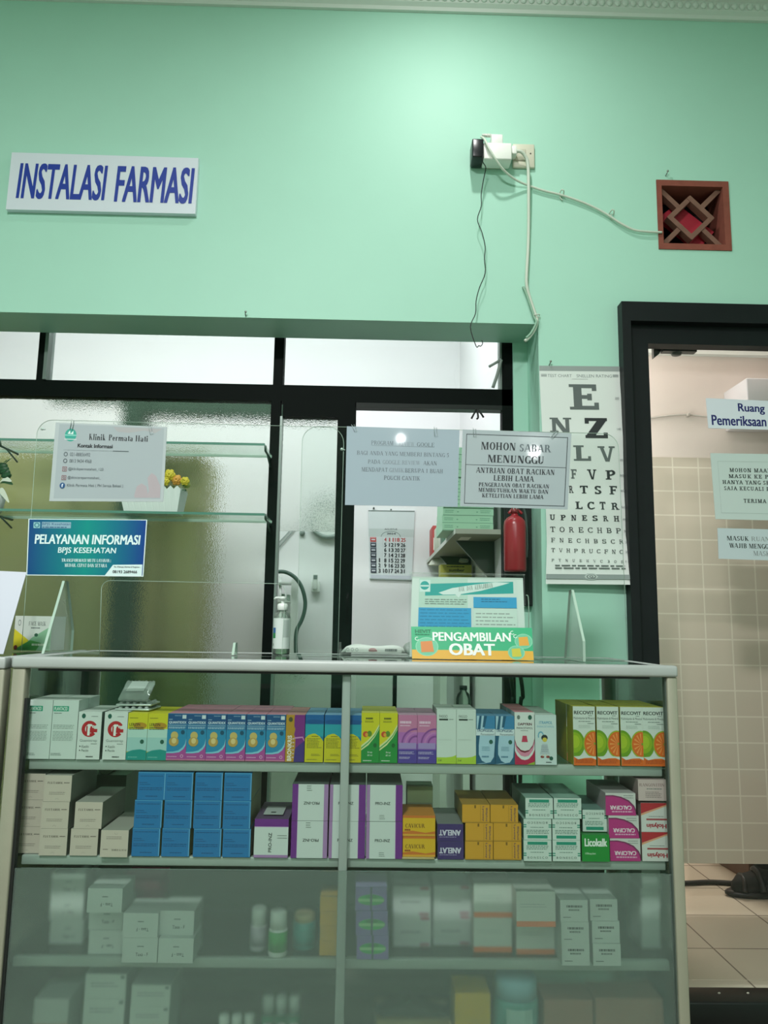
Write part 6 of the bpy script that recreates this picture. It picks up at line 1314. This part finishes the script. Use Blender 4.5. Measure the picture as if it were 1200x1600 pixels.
tag(b.build('paper_label', None, (P(428, 1265, 1.66).x, 1.65, ZS2 + hpz + .0008), .0), 'pale paper label on top of the sideways purple-banded carton', 'label')
def f_cv(a):
    a.rect(0, 0, 1, .3, mat('#c9702a', .4)); a.rect(0, .12, 1, .78, mat('#d8ac24', .4)); a.ser('CAVICUR', .08, .40, .68, .60, mat('#6d4a1a', .4), dict(TIMESB, gap=.02)); a.words(.06, .66, .25, .8, 1, mat('#8a2f1a'), .6); a.poly([(0, .8), (.3, .74), (.7, .84), (1, .76), (1, .9), (0, .94)], mat('#c9702a', .4)); a.rect(0, .9, 1, 1, mat('#d8a034', .4))
column([[(628.5, 681, 1303, 1335.5), (628.5, 681, 1269, 1302)]], ZS2 + .004, .10, '#d8ac24', '#a8842a', '#c98a3a', lambda c_, r_: (0, f_cv), lambda c_, r_: '%s of two yellow and orange cartons between the purple-banded and the violet ones' % ('lower', 'upper')[r_], 'yellow and orange cartons')
b = MB(); p0, p1 = P(630, 1200, 1.62).x, P(680, 1200, 1.62).x; b.bevbox(p0, p1, YC0 - .002, YC0 + .098, ZS2 + .0003, ZS2 + .0038, .001, mat('#b9a874', .5)); tag(b.build('flat_card'), 'flat tan card under the two yellow and orange cartons', 'card')
b = MB(); b.box(-.028, .028, 0, .05, 0, .118, mat('#9aa68c', .5)); a = Art(b, (-.028, 0, .118), (.028, 0, .118), (.028, 0, 0), (-.028, 0, 0)); a.rect(.02, .02, .98, .3, mat('#b0bf94', .5)); a.words(.1, .4, .8, .5, 2, GRB, .4); tag(b.build('medicine_carton', None, (P(655, 1300, 1.76).x, 1.745, ZS2 + .0003)), 'upright grey-green carton standing behind the yellow and orange ones', 'carton')
def f_an(a):
    a.text('ANELAT', .06, .34, .90, .66, mat('#d3cfe0', .4), .045, 0, 180); a.words(.08, .72, .75, .82, 1, mat('#8a80a8'), .5)
column([[(683, 725, 1312.5, 1341), (683, 725, 1284, 1311)]], ZS2, .14, '#3f2f6a', '#5d6a5d', '#7d8580', lambda c_, r_: (0, f_an), lambda c_, r_: '%s of two flat dark violet cartons with upside-down lettering' % ('lower', 'upper')[r_], 'dark violet cartons')
def f_ly(a):
    D_ = mat('#7a5a1a', .45); B_ = mat('#4a3a5a', .45); a.rect(.66, .05, .67, .95, D_); a.rect(.44, .03, .5, .2, D_); a.text('Lycoxy', .72, .08, .80, .92, B_, .02, 0, 270); a.text('Bilplus', .84, .18, .92, .92, B_, .01, 0, 270); a.rect(0, .94, 1, 1, mat('#b5862a', .4))
column([[(726, 771, 1313, 1341), (726, 771, 1283.5, 1312), (721, 766, 1252.5, 1283)], [(771.5, 815.5, 1312, 1341.5), (771.5, 815.5, 1284, 1312), (766, 811, 1253, 1283)]], ZS2, .14, '#d0982c', '#8f7a34', '#a8883c', lambda c_, r_: (0, f_ly), lambda c_, r_: 'amber carton in the %s layer of the column beside the %s cartons' % (LV[r_], ('violet', 'green-and-white')[c_]), 'stack of amber cartons')
TL = mat('#1f8f76', .4)
def f_gw(turn):
    def g(a):
        f = (lambda v0, v1: (1 - v1, 1 - v0)) if turn else (lambda v0, v1: (v0, v1))
        v = f(.07, .22); a.rect(.14, v[0], .86, v[1], TL); v = f(.26, .48); a.words(.1, v[0], .92, v[1], 3, mat('#6d8a80'), .5, .15); v = f(.56, .62); a.words(.25, v[0], .8, v[1], 1, mat('#6d8a80'), .6)
        for u in (0, .9): 
            for k in range(2): v = f(.60 + k * .10, .65 + k * .10); a.rect(u, v[0], u + .10, v[1], TL)
        v = f(.78, .88); a.text('B O N E S C O', .14, v[0], .86, v[1], mat('#4a5f58'), .0, 0, 180 if turn else 0)
    return g
column([[(818, 862.5, 1314.5, 1348.5, -.006), (818, 863, 1281, 1313.5, -.004), (821, 865, 1247, 1280, 0)], [(863, 908, 1314.5, 1348.5, -.006), (863, 908, 1281, 1313.5, -.004), (866, 910, 1247, 1280, 0)]], ZS2, .15, '#ccd9d2', '#5d8a7a', '#8fb0a2',
       lambda c_, r_: (r_ == 1, f_gw(r_ == 1)), lambda c_, r_: 'white carton with teal bars, %s layer, column beside the %s' % (LV[r_], ('amber cartons', 'green carton')[c_]), 'white cartons with teal bars')
zlk = P(930, 1306, YC0).z - P(930, 1349, YC0).z
column([[(911, 950, 1269, 1304, .008)]], ZS2 + zlk + .001, .14, '#ccd9d2', '#5d8a7a', '#6d8f84', lambda c_, r_: (0, f_gw(True)), lambda c_, r_: 'lone white carton with teal bars lying on the plain green carton', 'white cartons with teal bars')
def f_lk(a): a.text('Licokalk', .10, .14, .92, .44, WHT, .045); a.text('10kaplet', .12, .66, .50, .76, mat('#c4e0c4', .4), .01)
column([[(909.5, 954, 1306, 1349.5, -.006)]], ZS2, .14, '#178a34', '#126a28', '#2a7a3c', lambda c_, r_: (0, f_lk), lambda c_, r_: 'plain green carton with white lettering at the foot of the second shelf', 'green carton')
def f_cf(a):
    M_ = mat('#b8307e', .4); pts = [(0, .12)] + [(.02 + .92 * math.sin(t), .10 + .98 - .98 * math.cos(t)) for t in [i * .17 for i in range(0, 9)]]
    a.poly([(0, .14), (.25, .13), (.5, .2), (.75, .36), (.92, .6), (1, .9), (1, 1), (0, 1)], M_); a.poly([(0, .10), (.25, .09), (.52, .16), (.78, .32), (.95, .56), (1, .72), (1, .92), (.92, .62), (.75, .38), (.5, .22), (.25, .15), (0, .15)], mat('#7a2a5a', .4)); a.text('CALCIFAR', .14, .56, .86, .74, mat('#f0dfe8', .4), .03, 0, 180); a.words(.2, .80, .9, .9, 1, mat('#e0a9c8'), .6); a.words(.6, .1, .95, .3, 2, GRB, .25, .3) 
column([[(955, 1001, 1308, 1346, 0), (951, 1000, 1271, 1307, 0), (945, 996, 1234, 1270, 0)]], ZS2, .14, '#cfcdca', '#a89aa0', '#b5b3b0', lambda c_, r_: (0, f_cf), lambda c_, r_: '%s of three white cartons with a magenta oval beside the green carton' % LV[r_], 'magenta-oval cartons')
def f_ho(a):
    R_ = mat('#b52a34', .4); a.poly([(0, 0), (1, 0), (1, .05), (.1, .34), (0, .38)], R_); a.poly([(0, .38), (1, .05), (1, .10), (0, .44)], mat('#e0a07a', .4)); a.text('Holysin', .20, .68, .98, .88, mat('#a82a3a', .4), .04, 0, 180); a.rect(.20, .54, 1, .60, mat('#a84a50', .4)); a.words(.3, .46, .9, .5, 1, GRB, .5)
column([[(1003.5, 1045, 1298.5, 1345, 0), (1002, 1044, 1251.5, 1298, 0)]], ZS2, .14, '#d3d3cf', '#9a8a88', '#b5aeaa', lambda c_, r_: (0, f_ho), lambda c_, r_: '%s of two white cartons with a red slanted corner against the end post' % ('lower', 'upper')[r_], 'red-cornered white cartons')
zho = 2 * (P(1024, 1298, YC0).z - P(1024, 1345, YC0).z)
def f_rg(a): a.ser('RANGOVITIN', .05, .18, .92, .32, mat('#7d5a5a'), TIMES); a.words(.3, .42, .9, .5, 1, GRB, .5); a.words(.25, .58, .85, .9, 4, mat('#8a7a78'), .4, .3)
column([[(997, 1043, 1217, 1251, 0)]], ZS2 + zho + .0016, .12, '#cdb6b4', '#a08a88', '#b8a09e', lambda c_, r_: (0, f_rg), lambda c_, r_: 'pale pink carton lying on the red-cornered cartons against the end post', 'pale pink carton')

b = MB(); q0_, q1_ = P(172, 1215, 1.88), P(172, 1228, 1.88); r0_ = .017
b.tube([(q0_.x, 1.84, ZS2 + r0_ + .0005 + .1155), (q0_.x, 1.98, ZS2 + r0_ + .0005 + .1155)], r0_, mat('#b5c9b0', .5), 18); b.box(q0_.x - .05, q0_.x + .05, 1.84, 1.98, ZS2 + .0003, ZS2 + .1455 - .03, mat('#8c988a', .5))
tag(b.build('paper_roll'), 'pale green roll on a grey carton behind the beige stack', 'roll')
# ---- third shelf, behind the frosted pane
YN = YF + .0052; OFFK = 1.7
def f_tz(flip):
    def g(a): a.text('Taxa - F', .38, .60, .74, .74, K, .01, 0, 180 if flip else 0); a.words(.42, .32, .62, .42, 1, GRB, .5)
    return g
WB3 = dict(front='#d3dbd5', side='#a9b5ad', top='#b9c4bc')
def lab3(c_, r_): return 'small white carton behind frosted glass, %s layer of the %s column from the cabinet post' % (LV[r_], ORD[c_])
column([[(73, 130, 1453, 1494, .05), (74, 130, 1414, 1453, .05), (76, 132, 1374, 1413, .05)], [(137, 191, 1456, 1495, .022), (137, 191, 1418, 1456, .022), (135.5, 190, 1379, 1417, .0)], [(190.5, 245.5, 1458, 1497, 0), (191, 246.5, 1418, 1457, 0)], [(247, 302, 1457, 1497, 0), (248, 303, 1417, 1456, .008)]], ZS3, .08, WB3['front'], WB3['side'], WB3['top'], lambda c_, r_: ((c_ + r_) % 2, f_tz((c_ + r_) % 2 == 1)), lab3, 'small white cartons behind frosted glass', yf=YN)
b = MB(); b.bevbox(P(188, 1400, 1.78).x, P(250, 1400, 1.78).x, 1.78, 1.86, ZS3 + .0003, P(215, 1372, 1.78).z, .002, mat('#8a1f4c', .5)); tag(b.build('magenta_carton'), 'dark magenta carton behind the small white ones and the frosted glass', 'carton')
def bottle(px, x0, x1, yt, yb, yoff, body, lab, cap='#dfe6e0', band=None, jar=False, zb=None, group=None):
    yy = YN + yoff * 1.5; c_ = P((x0 + x1) / 2, yb, yy); r_ = (P(x1, yb, yy).x - P(x0, yb, yy).x) / 2; h_ = P(px, yt, yy).z - c_.z; z0 = zb if zb is not None else ZS3
    yy += r_
    e_ = empty('pill_bottle', (c_.x, yy, z0)); tag(e_, lab, 'bottle', group)
    ch = h_ * (.22 if jar else .40); b = MB(); b.lathe([(.001, .0005), (r_ * .95, .0005), (r_, .004), (r_, h_ - ch - .004), (r_ * .86, h_ - ch)], (c_.x, yy, z0), mat(body, .4), 22); adopt(e_, b.build('body'))
    if band:
        b = MB(); b.lathe([(r_ * 1.01, h_ * .12), (r_ * 1.01, h_ * .56)], (c_.x, yy, z0), mat(band, .4), 22); adopt(e_, b.build('label'))
    b = MB(); b.lathe([(r_ * .88, h_ - ch), (r_ * .9, h_ - .004), (r_ * .8, h_), (.001, h_)], (c_.x, yy, z0), mat(cap, .4), 22); adopt(e_, b.build('cap'))
bottle(400, 388, 414, 1431, 1497, .035, '#c9c6cc', 'white bottle with grey label behind frosted glass beside the green-labelled one', band='#b0a9b4')
bottle(432, 417, 447, 1428, 1499, .016, '#dfe6e0', 'white bottle with bright green label behind frosted glass', band='#1f8f34')
bottle(472, 455, 491, 1442, 1496, .04, '#3f9a94', 'teal jar with tan lid behind frosted glass', cap='#c4b48a', jar=True, band='#2a8a84')
for i in range(4):
    yt_, yb_ = 1495 - 23 * (i + 1), 1495 - 23 * i
    p0, p1 = P(499, yb_, YN + .04), P(530, yb_, YN + .04)
    if i == 0: hy_ = P(515, yt_, YN + .04).z - p0.z; proto = mk_carton((p1.x - p0.x), hy_ - .0004, .07, '#c8982c', '#9a7a2c', '#b58f34', None); o = proto; o.location = ((p0.x + p1.x) / 2, YN + .04, ZS3 + .0003)
    else: o = dup(proto, ((p0.x + p1.x) / 2 + random.uniform(-.001, .001), YN + .04, ZS3 + .0003 + i * hy_))
    tag(o, 'flat ochre carton stacked behind frosted glass next to the centre post, %s' % ('lowest', 'second from below', 'third from below', 'topmost')[i], 'carton', 'ochre cartons by the centre post')
def f_pg(a): G_ = mat('#2a9a4a', .4); a.ell(.5, .55, .42, .23, G_); a.rect(.1, .50, .9, .62, mat('#8fc48a', .4)); a.ell(.5, .42, .2, .08, mat('#1f7a38', .4)); a.rect(.47, 0, .53, 1, mat('#3a4a5a', .5))
column([[(556, 607, 1463, 1501, .012), (555, 606, 1424, 1462.5, .012), (554, 606, 1385, 1424, .014)]], ZS3, .1, '#7a68a4', '#5d5280', '#8a7fb0', lambda c_, r_: (0, f_pg), lambda c_, r_: '%s of three lilac cartons with a green oval behind frosted glass' % LV[r_], 'lilac cartons with green ovals', yf=YN)
def f_wr(a): a.rect(.72, .02, .95, .1, mat('#b5306a', .4)); a.words(.2, .5, .8, .6, 1, GRB, .4); a.rect(.7, .88, .95, .98, mat('#b5708a', .4))
column([[(612, 675, 1448, 1496, .05), (612, 675, 1399, 1447, .05)], [(677, 736, 1448, 1496, .055), (677, 736, 1398, 1447, .055)]], ZS3, .1, '#d0d3d3', '#a9b0ae', '#b9bfbc', lambda c_, r_: (0, f_wr), lambda c_, r_: '%s blurred white carton with pink corner, column beside the %s cartons' % (('lower', 'upper')[r_], ('lilac', 'orange-footed')[c_]), 'white cartons with pink corners', yf=YN)
def f_of(a): a.rect(0, .84, 1, 1, mat('#e07034', .4)); a.words(.1, .35, .8, .5, 2, mat('#a9b5ae'), .3)
column([[(739, 801, 1441, 1497, .035), (739, 801, 1384, 1440, .035)], [(806, 868, 1442, 1497, .03), (807, 869, 1386, 1442, .006)]], ZS3, .08, '#d3d8d0', '#b5aaa0', '#b9bfb5', lambda c_, r_: (0, f_of), lambda c_, r_: '%s white carton with orange foot, column %s' % (('lower', 'upper')[r_], ('beside the pink-cornered ones', 'beside the small lettered ones')[c_]), 'white cartons with an orange foot', yf=YN)
def f_ln(a): a.words(.22, .24, .82, .36, 1, K, .9, .05); a.words(.3, .42, .72, .52, 1, mat('#4a5650'), .8, .1); a.words(.1, .78, .4, .86, 1, K, .5)
column([[(878, 922, 1470, 1504, 0), (876, 921, 1434, 1469, 0), (875, 919, 1399, 1433, 0)], [(926, 971, 1469, 1504, 0), (924, 969, 1434, 1469, .003), (922, 966, 1398, 1433, .003)]], ZS3, .07, '#d6ddd8', '#b0bcb4', '#bcc6be', lambda c_, r_: (0, f_ln), lambda c_, r_: 'small lettered white carton in the %s layer of the column nearer the %s' % (LV[r_], ('orange-footed cartons', 'end post')[c_]), 'small lettered white cartons', yf=YN)
column([[(1003, 1033, 1467, 1499, .05), (1003, 1033, 1436, 1467, .05), (1003, 1033, 1405, 1436, .05), (1003, 1033, 1374, 1405, .05)]], ZS3, .08, '#c9d3cd', '#a9b5ad', '#b9c4bc', None, lambda c_, r_: 'blurred white carton against the end post behind frosted glass, %s' % ('lowest of four', 'second lowest of four', 'second highest of four', 'highest of four')[r_], 'white cartons against the end post', yf=YN)
# ---- fourth shelf
def z4(y0, y1, yy): return P(300, y0, yy).z - P(300, y1, yy).z
def tall(x0, x1, yt, yoff, col, lab, d=.08, cat='carton', name='medicine_carton', draw=None):
    yy = YN + yoff; p0, p1 = P(x0, 1590, yy), P(x1, 1590, yy); h_ = P((x0 + x1) / 2, yt, yy).z - ZS4
    o = mk_carton(p1.x - p0.x, h_, d, col, col, col, draw, name); o.location = ((p0.x + p1.x) / 2, yy, ZS4 + .0003); return tag(o, lab, cat)
def f_hb(a): a.rect(0, .48, 1, .56, mat('#9a4a2a', .4)); a.rect(.0, .56, 1, 1, mat('#8a7a68', .4))
tall(52, 106, 1561, .06, '#b9c4bc', 'white and brown carton on the lowest shelf by the cabinet post', draw=f_hb)
for (xa_, xb_, yts, off, who) in ((130, 194, (1601, 1560, 1521), .05, 'taller'), (203, 264, (1606, 1572, 1538), .045, 'shorter')):
    prev = ZS4 + .0003; yy = YN + off
    p0, p1 = P(xa_, 1590, yy), P(xb_, 1590, yy)
    for i, yt_ in enumerate(yts):
        zt_ = P((xa_ + xb_) / 2, yt_, yy).z
        o = mk_carton(p1.x - p0.x, zt_ - prev - .0004, .09, '#c9d4cc', '#a9b5ad', '#bcc8c0', lambda a: (a.words(.15, .35, .85, .6, 2, mat('#93a39a'), .4, .2), a.rect(.86, .06, .96, .2, mat('#7d8f86'))) and None)
        o.location = ((p0.x + p1.x) / 2 + random.uniform(-.001, .001), yy, prev); prev = zt_
        tag(o, 'white carton on the lowest shelf, %s of the %s stack' % (LV[i], who), 'carton', 'white cartons on the lowest shelf')
for i, x_ in enumerate((347, 367, 387)):
    bottle(x_, x_ - 9, x_ + 9, 1584, 1640, .04, '#c9d4cc', 'small white-capped bottle on the lowest shelf, %s of three counted from the white stacks' % ORD[i], zb=ZS4, group='three small bottles')
for r_ in (1, 0):
    for i, x_ in enumerate((416, 437, 457)):
        bottle(x_, x_ - 9.5, x_ + 9.5, 1573 + (0 if r_ else 15), 1640, .02 + .05 * r_, '#3f8a6a', 'white-capped green bottle on the lowest shelf, %s rank, %s from the small bottles' % (('front', 'back')[r_], ORD[i]), zb=ZS4, group='six green bottles')
tall(711, 766, 1552, .05, '#c9a424', 'yellow carton on the lowest shelf beside the big teal bottle')
yy = YN + .03; c_ = P(806, 1600, yy + .045); r_ = (P(842, 1600, yy).x - P(771, 1600, yy).x) / 2; h_ = P(806, 1523, yy + .03).z - ZS4
tb_ = empty('shampoo_bottle', (c_.x, yy + r_, ZS4)); tag(tb_, 'big teal bottle with pale blue cap on the lowest shelf', 'bottle')
b = MB(); b.lathe([(.001, .0005), (r_ * .96, .0005), (r_, .01), (r_, h_ * .68), (r_ * .92, h_ * .72)], (c_.x, yy + r_, ZS4), mat('#4f9a94', .4), 26); adopt(tb_, b.build('body'))
b = MB(); b.lathe([(r_ * .93, h_ * .72), (r_ * .93, h_ * .94), (r_ * .8, h_ * .985), (.001, h_)], (c_.x, yy + r_, ZS4), mat('#8fc0cc', .4), 26); adopt(tb_, b.build('cap'))
b = MB(); label(b, r_ * 1.01, 235, 305, h_ * .1, h_ * .64, mat('#a9d0c8', .4), Vector((c_.x, yy + r_, ZS4))); adopt(tb_, b.build('label'))
tall(850, 926, 1562, .05, '#96705c', 'brown carton on the lowest shelf beside the big teal bottle'); tall(930, 1036, 1560, .06, '#9a7460', 'wide brown carton on the lowest shelf against the end post')
bg = empty('black_umbrella', (P(640, 1590, 1.7).x, 1.70, ZS4)); tag(bg, 'dark fan-shaped bundle lying on tan card on the lowest shelf', 'bundle')
b = MB(); p = [P(x, y, 1.70) for x, y in ((588, 1584), (612, 1578), (632, 1570), (640, 1563), (648, 1570), (668, 1580), (704, 1587), (690, 1590), (600, 1589))]
b.poly(p[::-1], mat('#24362c', .8)); q = [v + Vector((0, .05, 0)) for v in p]; b.poly(q, mat('#24362c', .8))
for i in range(len(p)): b.poly([p[i], p[(i + 1) % len(p)], q[(i + 1) % len(p)], q[i]], mat('#24362c', .8))
adopt(bg, b.build('cover'))
b = MB(); p0, p1 = P(588, 1590, 1.695), P(704, 1592, 1.695); b.box(p0.x, p1.x, 1.69, 1.78, ZS4 + .0003, p1.z, mat('#8f8458', .6)); tag(b.build('tan_carton'), 'tan carton under the dark fan-shaped bundle on the lowest shelf', 'carton')
